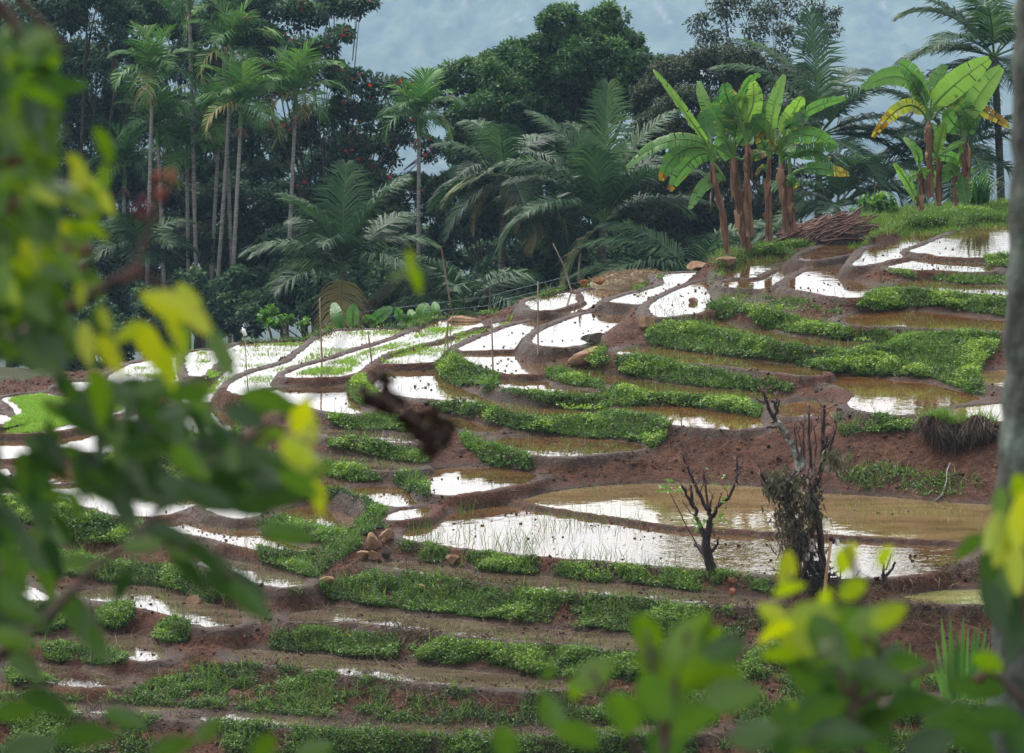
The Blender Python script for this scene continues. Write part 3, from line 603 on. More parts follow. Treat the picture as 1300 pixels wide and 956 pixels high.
patchv = fbm(x, y, 1.6, 133, 2)
b = Buf()
for k in range(4):
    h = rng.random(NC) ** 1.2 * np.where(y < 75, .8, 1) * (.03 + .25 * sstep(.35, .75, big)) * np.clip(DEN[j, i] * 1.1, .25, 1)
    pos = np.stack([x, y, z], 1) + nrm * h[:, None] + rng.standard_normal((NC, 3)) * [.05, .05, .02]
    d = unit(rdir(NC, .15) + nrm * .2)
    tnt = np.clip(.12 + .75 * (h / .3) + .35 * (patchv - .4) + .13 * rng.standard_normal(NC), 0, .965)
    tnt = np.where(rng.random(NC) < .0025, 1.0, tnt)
    lx, ly = to_px(pos[:, 0], pos[:, 1], pos[:, 2]); kp = look(lx, ly + 2) > 0
    pos, d, nrmk, tnt, sz = pos[kp], d[kp], nrm[kp], tnt[kp], szf[kp]; nk = kp.sum()
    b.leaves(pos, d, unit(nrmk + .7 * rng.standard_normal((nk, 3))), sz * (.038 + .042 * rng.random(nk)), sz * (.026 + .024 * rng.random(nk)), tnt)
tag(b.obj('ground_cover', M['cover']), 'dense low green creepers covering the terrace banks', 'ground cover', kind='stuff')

# grass tufts in the green and thin weeds on the wet strips
b = Buf()
NGr = 42000
x, y, z, j, i = sample(np.clip(DEN, 0, 1) ** .7, NGr)
p = np.stack([x, y, z + .02], 1)
b.blades(p, p + np.stack([.09 * rng.standard_normal(NGr), .09 * rng.standard_normal(NGr), .06 + .24 * rng.random(NGr) ** 1.5], 1), .014, np.clip(rng.normal(.5, .28, NGr), 0, 1))
weedy = np.zeros(GX.shape)
for n, wgt in {'R1': .5, 'R2': .9, 'R3': .9, 'R4': .9, 'R5': .4, 'R6': .25, 'R8': .4, 'M4b': 1.2, 'L2': .9, 'L14': .9, 'L15': .9, 'L16': .8, 'L17': .8, 'F7': .35, 'M11': .4, 'M12': .5, 'A1': .12, 'A2': .12, 'A3': .1, 'B1': .2, 'L9': .3, 'L7': .2, 'C1': 2, 'M4': .3, 'B2': .4, 'PF': .10, 'R7': .12, 'M6': .2, 'PB': .03}.items():
    S, sd = sl[n]; weedy[S] = np.maximum(weedy[S], wgt * (sd < -.05))
weedy *= sstep(.42, .62, fbm(GX, GY, .8, 141, 3))
NW = 3200
x, y, z, j, i = sample(weedy, NW)
z = np.maximum(z, PONDZ[j, i] - .02)
p = np.stack([x, y, z], 1)
b.blades(p, p + np.stack([.06 * rng.standard_normal(NW), .06 * rng.standard_normal(NW), .03 + .12 * rng.random(NW)], 1), .016, np.clip(rng.normal(.28, .25, NW), 0, 1))
# taller thin grass standing in the front pond
tall = np.zeros(GX.shape); S, sd = sl['PF']; tall[S] = (sd < -.1) * (GX[S] < 3.2) * sstep(.5, .7, fbm(GX[S], GY[S], 1.3, 151, 2))
S, sd = sl['PB']; tall[S] = np.maximum(tall[S], (sd < -.2) * .15 * sstep(.5, .7, fbm(GX[S], GY[S], 1.0, 157, 2)))
NT = 420
x, y, z, j, i = sample(tall, NT); z = np.maximum(z, PONDZ[j, i] - .02); p = np.stack([x, y, z], 1)
b.blades(p, p + np.stack([.10 * rng.standard_normal(NT), .06 * rng.standard_normal(NT), .15 + .3 * rng.random(NT)], 1), .012, np.clip(rng.normal(.35, .2, NT), 0, 1))
# grassy shelf under the banana plants
sh = np.zeros(GX.shape); q = inside(drypads['grass_shelf'][1], GX, GY); sh[q] = 1
q2 = inside(drypads['banana_mound'][1], GX, GY); sh[q2] = .5 * sstep(.4, .6, patch[q2])
NS = 14000
x, y, z, j, i = sample(sh, NS); p = np.stack([x, y, z], 1)
b.blades(p, p + np.stack([.10 * rng.standard_normal(NS), .10 * rng.standard_normal(NS), .05 + .16 * rng.random(NS) ** 2], 1), .025, np.clip(rng.normal(.5, .25, NS), 0, 1))
tag(b.obj('grass', M['grassblade']), 'green grass blades on banks and wet strips', 'grass', kind='stuff')

# loose clods on bunds and cut banks
cw = okc * (GY > 62) * (GY < 110) * (1 - POND_T) * np.clip(1.1 - DEN * 1.2, .03, 1) * (.25 + sstep(.4, .65, fbm(GX, GY, .5, 183, 3)))
cw = cw * sstep(.05, .3, edge)
NK = 15000
x, y, z, j, i = sample(cw, NK)
r = (.012 + .03 * rng.random(NK) ** 3)
wp = np.zeros(GX.shape)
for n, wgt in {'PF': 1.2, 'PB': .15, 'F5': .7, 'F5b': .7, 'F5c': .7, 'F6': .9, 'F7': .9, 'M2': .5, 'M3': .4, 'M4': 1, 'M7': .7, 'M8': .5, 'M9': .8, 'M10': .2, 'M11': 1, 'M12': 1, 'L2': 1.5, 'L6': .8, 'L7': 1.2, 'L9': 1.5, 'L11': .6, 'L12': .9, 'L13': .4, 'A1': 3, 'A2': 3, 'A3': 3, 'B1': 1.5, 'B3': 2}.items():
    S, sd = sl[n]; wp[S] = np.maximum(wp[S], wgt * (sd < -.1) * (.15 + sstep(.45, .65, fbm(GX[S], GY[S], .8, 191, 2))))
NP = 1700; x2, y2, z2, j2, i2 = sample(wp, NP); z2 = PONDZ[j2, i2] - .005
x = np.concatenate([x, x2]); y = np.concatenate([y, y2]); z = np.concatenate([z, z2]); r = np.concatenate([r, .008 + .022 * rng.random(NP) ** 2.5]); NK += NP
base = np.array([[-1,-1,-1],[1,-1,-1],[1,1,-1],[-1,1,-1],[-1,-1,1],[1,-1,1],[1,1,1],[-1,1,1]]) * .75
V = np.stack([x, y, z + .2 * r], 1)[:, None, :] + r[:, None, None] * (base[None] + .45 * rng.standard_normal((NK, 8, 3)))
Qb = np.array([[0,3,2,1],[4,5,6,7],[0,1,5,4],[1,2,6,5],[2,3,7,6],[3,0,4,7]])
cb = Buf(); cb.add(V.reshape(-1, 3), (Qb[None] + 8 * np.arange(NK)[:, None, None]).reshape(-1, 4), np.repeat(np.clip(rng.normal(.5, .2, NK), 0, 1), 8))
M['clod'] = roughmat('soil_clod', [(.2, (.012, .006, .004)), (.5, (.045, .021, .013)), (.8, (.10, .054, .034))], 3.0, .9, .3, usetint=True)
tag(cb.obj('soil_clods', M['clod']), 'loose brown clods of earth on bunds and banks', 'soil clods', kind='stuff')

# rice seedlings in the nursery beds
b = Buf(); rd = np.zeros(GX.shape)
for n, wgt in {'F1': .7, 'F2': .30, 'F3': .8, 'F4': .42, 'L3': 2.6, 'L0': 1., 'L0b': 1.4, 'L0d': .3}.items():
    S, sd = sl[n]
    st = fbm(GX[S] * .45 + GY[S] * .25, GY[S], .9, 161, 3)
    rd[S] = np.maximum(rd[S], wgt * (sd < -.25) * (sstep(.42, .72, st) + (.5 if n == 'L3' else .04)))
NR = 40000
x, y, z, j, i = sample(rd, NR); z = np.maximum(z, PONDZ[j, i] - .02); p = np.stack([x, y, z], 1)
b.blades(p, p + np.stack([.045 * rng.standard_normal(NR), .045 * rng.standard_normal(NR), .025 + .055 * rng.random(NR)], 1), .020, np.clip(rng.normal(.5, .2, NR), 0, 1))
tag(b.obj('rice_seedlings', M['rice']), 'bright green rice seedlings in the nursery beds', 'rice seedlings', kind='stuff')

# dry cut grass hanging over the front banks
b = Buf(); dryw = np.zeros(GX.shape)
for dn, P in [(1,[(500,690),(650,708),(790,718),(975,736),(980,750),(790,728),(650,716),(505,700)]),
              (1,[(430,735),(505,722),(650,742),(790,758),(965,772),(1000,800),(850,790),(650,770),(430,750)]),
              (1.4,[(325,795),(430,788),(500,796),(650,814),(800,824),(930,826),(930,840),(650,830),(500,815),(325,812)]),
              (1,[(250,838),(475,862),(700,876),(900,876),(900,900),(600,905),(325,890),(200,860)]),
              (1.2,[(990,760),(1090,735),(1160,735),(1240,705),(1330,700),(1330,850),(1100,850),(990,800)]),
              (.06,[(660,600),(720,582),(830,570),(860,550),(960,545),(1100,560),(1260,560),(1260,600),(1000,605),(760,610),(680,630)]),
              (.5,[(670,385),(720,360),(760,350),(740,372)]),
              (.6,[(470,690),(500,680),(520,700),(440,735),(430,720)])]:
    P = np.array(P, float); dryw = np.maximum(dryw, dn * (inside(P, PX + jx * .5, PY + jy * .5) & okc))
dryw *= (1 - POND_T) * sstep(.38, .58, fbm(GX, GY, .6, 171, 3))
for n, wgt in {'A1': .1, 'A2': .16, 'A3': .2, 'B1': .15, 'B2': .15, 'B3': .15, 'B6': .5, 'L14': .3, 'L15': .3, 'M4b': .4, 'E1': .6, 'L17': .2}.items():
    S, sd = sl[n]; dryw[S] = np.maximum(dryw[S], wgt * (sd < 0) * sstep(.4, .6, fbm(GX[S], GY[S], .5, 173, 3)))
dryw = np.maximum(dryw, .05 * okc * (GY > 62) * (GY < 108) * (1 - POND_T) * sstep(.45, .62, fbm(GX, GY, .5, 177, 3)))
dryw *= np.clip((PY - 330) / 200, .1, 1)
dryw = np.maximum(dryw, np.where(GY < 75, .7, .3) * np.clip(DEN, 0, 1) * sstep(.5, .62, fbm(GX, GY, .45, 179, 2)))
ND = 36000
x, y, z, j, i = sample(dryw, ND)
p = np.stack([x, y, z + .03], 1)
dn_ = np.stack([-np.clip(sx[j, i], -2, 2), -np.clip(sy[j, i], -2, 2), -.9 * np.abs(np.clip(sy[j, i], -2, 2)) + .25], 1)
b.blades(p, p + unit(dn_ + rng.standard_normal((ND, 3)) * .6) * (.10 + .22 * rng.random(ND))[:, None], .012, np.clip(rng.normal(.33, .25, ND), 0, 1))
tag(b.obj('dry_grass', M['straw']), 'brown dry grass lying on the cut banks', 'dry grass', kind='stuff')

# ------------------------------------------------------------------ trees
def far(D): return 152 + (D - 112) * .62 if D >= 112 else D      # the grove stands across the gully
def ground_at(px, py, D):
    p = at(px, py, D); return np.array([p[0], D, float(gz(p[0], D))])
def bez(a, b, c, n):
    t = np.linspace(0, 1, n)[:, None]
    a, b, c = map(np.asarray, (a, b, c))
    return a * (1 - t) ** 2 + 2 * b * t * (1 - t) + c * t ** 2

def broadleaf(name, label, cat, group, D, base_px, lumps, mat, L=.22, W=.10, dens=1.0, trunk_r=.22, blossoms=None, bark='bark', airy=.0, sub=15, dz=1.0, part='crown'):
    k_ = far(D) / D; D = far(D); L *= k_ ** .5; W *= k_ ** .5; dens *= 1.0; trunk_r *= k_
    g = ground_at(base_px, 400, D); root = thing(name, label, cat, g, group)
    C = []
    for l in lumps:
        px, py, r = l[:3]; fl = l[3] if len(l) > 3 else .8
        rm = r * D / F
        c = at(px, py, D + rng.uniform(-1, 1) * dz * (1.2 + rm)); C.append((c, rm, fl))
    mc = np.mean([c for c, _, _ in C], 0); low = min(c[2] for c, _, _ in C)
    fork = g + (mc - g) * .45; fork[2] = max(g[2] + 1.0, min(low - .3, g[2] + (mc[2] - g[2]) * .6))
    tb = Buf()
    tp = bez(g - [0, 0, .2], (g + fork) / 2 + [rng.uniform(-.3, .3), 0, 0], fork, 7)
    tb.tube(tp, np.linspace(trunk_r * 1.25, trunk_r * .8, 7), 8, jit=.15)
    for c, rm, fl in C:
        mid = fork + (c - fork) * np.array([.62, .62, .30]) + rng.uniform(-.5, .5, 3)
        rr = trunk_r * min(.42, .16 + .15 * rm)
        tb.tube(bez(fork - [0, 0, .1], mid, c, 6), np.linspace(rr, rr * .25, 6), 5)
        for k in range(3):
            e = c + unit(rng.standard_normal(3)) * rm * .85 * np.array([1, 1, fl])
            tb.tube(bez(fork * .25 + c * .75, c * .7 + e * .3, e, 4), np.linspace(rr * .35, rr * .1, 4), 4)
    tb.obj('trunk', M[bark], root, True, g).location = (0, 0, 0)
    lb = Buf()
    for c, rm, fl in C:
        ns = max(5, int(sub * (.5 + .5 * rm)))
        sdv = unit(rng.standard_normal((ns, 3)) + np.array([0, -.25, .35]))
        rad = rm * (.45 + .5 * rng.random(ns) ** .5)
        sc = c + sdv * rad[:, None] * np.array([1, 1, fl])
        sr = rm * (.22 + .26 * rng.random(ns))
        for q in range(ns):
            n = int(dens * (150 if mat == 'dark_leaf' else 115) * (sr[q] / .4) ** 1.6 * (.22 * .10) / (L * W)) + 5
            dv = unit(rng.standard_normal((n, 3)) + np.array([0, 0, .25]))
            rr = sr[q] * (.35 + .72 * rng.random(n) ** .6)
            pos = sc[q] + dv * rr[:, None] * np.array([1, 1, .75])
            dd = unit(dv * .8 + rng.standard_normal((n, 3)) * .55 + np.array([0, 0, -.25]))
            nn = unit(dv + np.array([0, 0, .9]) + .5 * rng.standard_normal((n, 3)))
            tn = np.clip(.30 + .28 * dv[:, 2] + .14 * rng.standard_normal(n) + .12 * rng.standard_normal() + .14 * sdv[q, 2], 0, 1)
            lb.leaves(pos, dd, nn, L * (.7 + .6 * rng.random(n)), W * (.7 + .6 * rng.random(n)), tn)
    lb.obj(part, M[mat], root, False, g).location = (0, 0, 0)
    if blossoms:
        fb = Buf()
        for k in range(blossoms):
            c, rm, fl = C[rng.integers(len(C))]
            v = unit(rng.standard_normal(3) + np.array([0, -.8, .7])); p = c + v * rm * 1.0 * np.array([1, 1, fl])
            n = 7; dv = unit(rng.standard_normal((n, 3)) + [0, 0, .6])
            fb.leaves(np.repeat(p[None], n, 0), dv, unit(rng.standard_normal((n, 3))), np.full(n, .13), np.full(n, .085), rng.random(n))
        fb.obj('blossom', M['red'], root, False, g).location = (0, 0, 0)
    return root

def frond_mesh(L, e0, droop, az, nst=34, leaf=.8, wid=.055, hang=.5, mat='coconut', tint0=.45, curl=0.0, vshape=.25, fan=1.0):
    """one pinnate palm frond starting at the origin"""
    ns = 14; s = np.linspace(0, 1, ns); e = e0 - droop * s ** 1.4
    a = az + curl * s
    d = np.stack([np.cos(e) * np.cos(a), np.cos(e) * np.sin(a), np.sin(e)], 1)
    pts = np.concatenate([[np.zeros(3)], np.cumsum((d[:-1] + d[1:]) / 2 * L / (ns - 1), 0)])
    b = Buf(); b.tube(pts, np.linspace(.035, .007, ns) * (L / 4) ** .5 * 1.1, 4, .82 if tint0 < .9 else .95)
    st = np.linspace(.14, .995, nst)
    P = np.stack([np.interp(st, s, pts[:, k]) for k in range(3)], 1)
    T = unit(np.stack([np.interp(st, s, d[:, k]) for k in range(3)], 1))
    side = unit(np.cross(T, np.array([0, 0, 1.0]) + 1e-3 * d[0])); 
    up = np.cross(side, T)
    prof = np.clip(np.sin(np.pi * np.clip(st * .86 + .12, 0, 1)) ** .6, .25, 1) * leaf
    fw = np.interp(st, [0, .5, 1], [.45, .75, 1.7]) * fan
    for sg in (-1, 1):
        n = nst
        jl = prof * (.85 + .3 * rng.random(n))
        dl = unit(side * sg + T * fw[:, None] + up * vshape + .08 * rng.standard_normal((n, 3)))
        base = P + sg * side * .01
        mid = base + dl * (jl * .5)[:, None]
        d2 = unit(dl + np.array([0, 0, -1.0]) * hang * (.7 + .6 * rng.random(n))[:, None])
        tip = mid + d2 * (jl * .5)[:, None]
        wv = unit(np.cross(dl, up + .001)) ; wv = unit(T + .15 * rng.standard_normal((n, 3))) * (wid * .5)
        wv2 = wv * .8
        V = np.stack([base - wv * .6, base + wv * .6, mid + wv2, mid - wv2, tip + wv * .12, tip - wv * .12], 1).reshape(-1, 3)
        k = np.arange(n)[:, None] * 6
        Q = np.concatenate([k + np.array([0, 1, 2, 3]), k + np.array([3, 2, 4, 5])])
        tn = np.clip(tint0 + .10 * rng.standard_normal() + .1 * rng.standard_normal(n), 0, .9 if tint0 < .86 else 1)
        b.add(V, Q, np.repeat(tn, 6))
    return b

def coconut(label, px, py, D, n=17, L=4.2, base_px=None, seed=0, trunk=True, elev=(85, -25), leaf=.85, dead=1, tint=.42, fixed=(), name='coconut_palm', hang=.62):
    k_ = far(D) / D; D = far(D); L *= k_; leaf *= k_; fixed = [(a, e, l * k_, dr, t) for a, e, l, dr, t in fixed]
    c = at(px, py, D); g = ground_at(base_px if base_px is not None else px, 400, D)
    root = thing(name, label, 'palm tree', g, 'coconut palms behind the terraces')
    if trunk:
        tb = Buf(); tp = bez(g - [0, 0, .2], (g * .5 + c * .5) + [rng.uniform(-.3, .3), 0, 0], c, 16)
        tb.tube(tp, np.linspace(.20, .13, 16) * (1 + .08 * (np.arange(16) % 2)), 9)
        tb.obj('trunk', M['palm_trunk_dark'], root, True, g).location = (0, 0, 0)
    off = rng.random() * 6.28
    specs = [(R(a), R(e), l, R(dr), t) for a, e, l, dr, t in fixed]
    for k in range(n):
        f = (k + .5) / n
        e = R(elev[0] + (elev[1] - elev[0]) * f + rng.uniform(-6, 6))
        az = off + k * 2.39996
        specs.append((az, e, L * rng.uniform(.85, 1.1), R(rng.uniform(35, 75)) * (1.15 - .5 * f) + .15, tint + .12 - .2 * f + rng.uniform(-.08, .08)))
    for k in range(dead):
        specs.append((off + k * 2.1 + 1, R(-45), L * .7, R(40), .97))
    for az, e, l, dr, t in specs:
        fb = frond_mesh(l, e, dr, az, nst=int(44 + l * 6), leaf=leaf * 1.3, wid=.095, hang=hang, tint0=t, curl=rng.uniform(-.25, .25))
        o = fb.obj('frond', M['coconut'], root); o.location = c - g
    return root

def areca(label, px, py, base_px, D, L=1.75, n=11, tint=.5, base_py=None, lean=0.0):
    k_ = far(D) / D; D = far(D); L *= k_ * 1.1
    c = at(px, py, D); g = ground_at(base_px, base_py or 390, D)
    root = thing('areca_palm', label, 'palm tree', g, 'slender areca palms at the left')
    shaft = .95; d = unit(c - g); t_top = c - d * shaft
    tb = Buf(); k = 34
    tp = bez(g - [0, 0, .2], (g + t_top) / 2 + [lean, 0, 0], t_top, k)
    tb.tube(tp, .088 * (1 + .10 * (np.arange(k) % 2)) * np.linspace(1.1, .85, k), 8)
    tb.obj('trunk', M['palm_trunk'], root, True, g).location = (0, 0, 0)
    sb = Buf(); sb.tube(bez(t_top, (t_top + c) / 2, c, 6), [.10, .125, .115, .095, .075, .05], 8)
    sb.obj('crownshaft', M['shaft'], root, True, g).location = (0, 0, 0)
    off = rng.random() * 6
    for q in range(n):
        f = (q + .3) / n
        e = R(87 - 82 * f ** 1.15 + rng.uniform(-6, 6)); az = off + q * 2.39996
        fb = frond_mesh(L * rng.uniform(.85, 1.12), e, R(42 + 95 * f), az, nst=21, leaf=1.15, wid=.125, hang=.22 + .95 * f, tint0=min(tint + .12, .72) - .26 * f + (.5 if f > .86 else 0), curl=rng.uniform(-.3, .3), vshape=.35)
        fb.obj('frond', M['areca'], root).location = c - g - d * .1
    if True:   # fruit stalk under the shaft
        qb = Buf()
        for q in range(16):
            v = unit([rng.uniform(-1, 1), rng.uniform(-1, 1), -.4]); p0 = t_top - d * .05
            qb.tube(bez(p0, p0 + v * .25, p0 + v * .35 - [0, 0, .3], 4), .014, 4, rng.random())
        qb.obj('fruit_stalk', M['dead_leaf'], root, False, g).location = (0, 0, 0)
    return root

def banana_leaf(b, p0, p1, p2, W, facing=.8, torn=.3, brown=.0, tint=.65, rollside=1, ang0=0):
    torn = min(.9, torn * 1.5 + .22)
    """blade along a curve, both halves cut into strips where torn"""
    n = 22
    c = 2 * np.asarray(p1) - .5 * np.asarray(p0) - .5 * np.asarray(p2)
    pts = bez(p0, c, p2, n); T = unit(np.gradient(pts, axis=0))
    view = unit(pts.mean(0) - CAM); side = unit(np.cross(T, view)); dep = unit(np.cross(T, side))
    sd = unit(side * facing + dep * (1 - facing) * rollside)
    upn = np.cross(sd, T); upn *= np.sign(upn[:, 2:3] + 1e-6)
    t = np.linspace(0, 1, n)
    w = W * .49 * np.clip((np.sin(np.pi * np.clip(.10 + .87 * t, 0, 1)) ** .55), .0, 1) * np.where(t < .08, .25, 1)
    b.tube(pts, np.linspace(.035, .008, n), 5, tint + .2)
    for sg in (-1, 1):
        fold = rng.uniform(.10, .35)
        tear = 0.0
        for k in range(n - 1):
            if rng.random() < torn * .5: tear = rng.uniform(-.35, .1)
            else: tear *= .5
            q0, q1 = pts[k], pts[k + 1]
            if rng.random() < torn * .4: q1 = q0 * .25 + q1 * .75
            def edge(q, kk, ww): return q + sg * sd[kk] * ww + upn[kk] * ww * (fold + tear) + T[kk] * ww * .18
            m0 = edge(q0, k, w[k] * .55); m1 = edge(q1, k + 1, w[k + 1] * .55)
            e0 = edge(q0, k, w[k] * 1.0) + upn[k] * -.16 * w[k]; e1 = edge(q1, k + 1, w[k + 1]) + upn[k + 1] * -.16 * w[k + 1]
            tn = np.clip(tint + .025 * rng.standard_normal(), .24, 1)
            te = tn
            if brown > 0 and t[k] > 1 - brown: te = rng.uniform(.0, .2); tn = te if rng.random() < .5 else rng.uniform(.1, .3)
            elif rng.random() < .04 + torn * .2: te = rng.uniform(.15, .3)
            b.add([q0, q1, m1, m0, e0, e1], [[0, 1, 2, 3], [3, 2, 5, 4]], [tn, tn, tn, tn, te, te])

def banana(label, stem, D, leaves, r=.13, group='banana plants on the ridge', name='banana_plant', dead=6, cat='banana plant'):
    """stem: [(px,py)...] bottom to top ; leaves: (base,mid,tip,width,facing,torn,brown,tint)"""
    g = hit(*stem[0], dflt=105) if D is None else at(*stem[0], D)
    D = g[1]
    root = thing(name, label, cat, g, group)
    pts = np.array([at(x, y, D) for x, y in stem]); pts[0] -= [0, 0, .12]
    n = 12; tt = np.linspace(0, len(pts) - 1, n)
    P = np.stack([np.interp(tt, np.arange(len(pts)), pts[:, k]) for k in range(3)], 1)
    tb = Buf(); tb.tube(P, r * .70 * np.linspace(1.25, .6, n) * (1 + .12 * rng.standard_normal(n)), 9, jit=.25)
    tb.obj('stem', M['banana_stem'], root, True, g).location = (0, 0, 0)
    if dead:
        db = Buf()
        for k in range(int(dead * 1.3)):
            f = rng.uniform(.25, 1); p = np.array([np.interp(f * (n - 1), np.arange(n), P[:, q]) for q in range(3)])
            a = rng.uniform(0, 6.28); v = np.array([math.cos(a), math.sin(a), 0]); l = rng.uniform(.5, 1.2) * min(1, f + .2)
            c = bez(p, p + v * rng.uniform(.08, .2) + [0, 0, .03], p + v * rng.uniform(.05, .13) - [0, 0, l * .8], 7)
            sd = np.array([-v[1], v[0], 0]) * rng.uniform(.05, .11)
            wv = np.array([.3, .8, 1, 1, .9, .6, .2])[:, None]
            jig = rng.standard_normal((7, 3)) * .02
            V = np.concatenate([c - sd * wv + jig, c + sd * wv - jig])
            db.add(V, [[q, q + 1, q + 8, q + 7] for q in range(6)], rng.uniform(.2, .9))
        db.obj('dead_leaf', M['dead_leaf'], root, False, g).location = (0, 0, 0)
    for lf in leaves:
        (bx, by), (mx, my), (tx, ty), W, fc, torn, br, tn = lf
        d1, d2 = rng.uniform(-.35, .35), rng.uniform(-.8, .8)
        b = Buf()
        top = P[-1]; p0 = at(bx, by, D)
        b.tube(bez(top, (top + p0) / 2 + [0, 0, .06], p0, 5), np.linspace(.05, .035, 5), 5, .75)
        banana_leaf(b, p0, at(mx, my, D + d1), at(tx, ty, D + d2), W, fc, torn, br, tn, rollside=rng.choice([-1, 1]))
        b.obj('leaf', M['banana'], root, False, g).location = (0, 0, 0)
    return root

# ---- banana plants: clump on the mound (coordinates read off enlargements)
def A(x, y): return (780 + x / 3.413, 60 + y / 3.413)
def B_(x, y): return (1040 + x / 3.985, 60 + y / 3.985)
def lv(f, l): return [(f(*a), f(*b), f(*c), *r) for a, b, c, *r in l]
banana('leftmost banana plant of the mound clump, its long leaves reaching far left', [A(492,905), A(470,720), A(432,575), A(425,500)], None, lv(A, [
 ((415,440),(290,260),(168,100),.42,.35,.1,0,.85), ((420,430),(240,405),(55,522),.5,.5,.35,0,.6), ((400,440),(280,455),(202,580),.5,.75,.45,.1,.55),
 ((450,480),(350,475),(240,620),.52,.85,.3,.08,.62), ((480,575),(400,590),(328,700),.38,.7,.2,.0,.6), ((420,400),(400,340),(395,270),.55,.9,.2,0,.45)]))
banana('tall banana plant with thickest ragged brown stem in the mound clump', [A(575,872), A(548,720), A(528,580), A(515,480)], None, lv(A, [
 ((480,400),(405,270),(368,148),.40,.6,.1,0,.7), ((500,395),(545,290),(562,200),.45,.6,.1,0,.85), ((480,400),(470,310),(455,215),.75,.95,.15,0,.42),
 ((520,390),(520,300),(490,180),.7,.9,.3,.15,.4), ((500,450),(470,415),(490,490),.5,.9,.3,0,.58), ((530,430),(570,390),(592,425),.42,.85,.2,0,.6),
 ((550,490),(610,465),(665,455),.35,.7,.5,.4,.4), ((420,420),(330,390),(270,410),.35,.4,.4,.3,.5)]), r=.17, dead=11)
banana('banana plant behind the thick stem, its leaves highest of the mound clump', [A(590,800), A(575,650), A(575,520), A(575,420)], None, lv(A, [
 ((560,330),(600,250),(600,150),.55,.75,.1,0,.9), ((530,250),(580,150),(635,124),.3,.5,.2,0,.6), ((600,380),(650,310),(690,225),.6,.9,.2,0,.5),
 ((540,300),(490,220),(480,155),.5,.7,.4,0,.45), ((600,360),(570,300),(640,260),.6,.9,.2,0,.38)]), dead=9)
banana('banana plant with one straight upright pale leaf, slim brown stem in the mound clump', [A(670,822), A(668,700), A(667,580), A(672,480)], None, lv(A, [
 ((680,420),(690,260),(738,122),.42,.65,.05,0,.82), ((690,390),(640,350),(610,290),.5,.8,.2,0,.5), ((660,450),(640,410),(625,370),.4,.7,.5,.5,.4),
 ((700,430),(740,420),(775,455),.45,.85,.4,0,.58), ((660,540),(640,520),(610,560),.2,.5,.4,.6,.5)]), r=.12)
banana('banana plant with a long leaf held out to the right over the mound clump', [A(742,785), A(738,690), A(740,610), A(720,500)], None, lv(A, [
 ((715,380),(765,300),(812,215),.55,.7,.1,0,.9), ((740,360),(850,270),(1002,222),.36,.6,.2,0,.62), ((740,410),(850,382),(962,440),.5,.7,.35,0,.58),
 ((780,470),(870,470),(935,490),.36,.6,.35,.1,.5), ((740,350),(790,320),(840,300),.45,.8,.3,0,.4)]), r=.11)
banana('short banana plant at the right of the mound clump with a torn brown tipped leaf', [A(775,780), A(768,700), A(765,610), A(762,560)], None, lv(A, [
 ((805,530),(900,525),(1017,552),.40,.75,.6,.3,.5), ((755,480),(850,440),(965,430),.4,.7,.4,0,.5), ((745,570),(765,580),(785,612),.35,.8,.4,.1,.5),
 ((760,470),(700,430),(680,400),.4,.6,.6,.6,.5)]), r=.11)
banana('tall banana plant of the right clump with yellowed leaves drooping to both sides', [B_(562,735), B_(558,560), B_(555,430), B_(555,372)], None, lv(B_, [
 ((545,310),(480,150),(405,82),.5,.85,.1,0,.6), ((530,260),(400,148),(218,212),.55,.7,.08,0,.7), ((560,310),(585,190),(638,88),.5,.7,.4,0,.62),
 ((575,300),(690,185),(862,60),.72,.85,.06,0,.88), ((540,355),(430,300),(272,455),.42,.8,.35,.35,.28), ((575,365),(720,285),(965,405),.46,.75,.6,.55,.34),
 ((545,300),(500,220),(470,170),.5,.6,.1,0,.4)]), r=.12)
banana('banana plant of the right clump with two broad upright leaves leaning right', [B_(742,745), B_(745,620), B_(738,520), B_(733,470)], None, lv(B_, [
 ((745,380),(810,240),(922,102),.62,.85,.05,0,.88), ((720,400),(680,385),(640,318),.6,.85,.1,0,.62), ((740,380),(740,330),(690,270),.6,.9,.3,0,.4),
 ((745,400),(770,330),(700,200),.5,.8,.4,0,.45), ((750,430),(760,400),(730,330),.4,.8,.3,0,.5)]), r=.13, dead=9)
banana('small banana plant at the left foot of the right clump', [B_(515,800), B_(512,700), B_(514,620)], None, lv(B_, [
 ((505,590),(490,520),(425,455),.28,.7,.2,0,.7), ((495,790),(450,690),(378,585),.3,.6,.2,0,.78), ((525,620),(560,660),(575,720),.3,.8,.2,0,.7), ((500,640),(470,650),(440,670),.3,.8,.2,0,.8)]), r=.09, dead=4)
banana('young banana plant in the middle of the right clump with one erect light leaf', [B_(605,780), B_(602,680), B_(600,560)], None, lv(B_, [
 ((595,540),(612,460),(632,375),.32,.85,.05,0,.82), ((620,540),(680,500),(735,480),.2,.6,.1,0,.75), ((545,580),(650,552),(778,632),.36,.7,.1,0,.58),
 ((590,600),(560,640),(530,610),.3,.7,.2,0,.7), ((580,520),(575,450),(570,390),.35,.8,.2,0,.4)]), r=.09, dead=4)
banana('low banana sucker with dark hanging leaves at the right foot of the right clump', [B_(690,780), B_(695,700), B_(700,640)], None, lv(B_, [
 ((720,650),(732,720),(745,800),.45,.9,.2,0,.45), ((690,650),(660,620),(640,680),.4,.8,.1,0,.6), ((700,600),(715,540),(715,490),.16,.6,.1,0,.7), ((680,640),(670,600),(690,560),.3,.8,.1,0,.6)]), r=.09, dead=2)
def Cc(x, y): return (325 + x / 3.985, 360 + y / 3.985)
YG = 'young banana plants below the far fields'
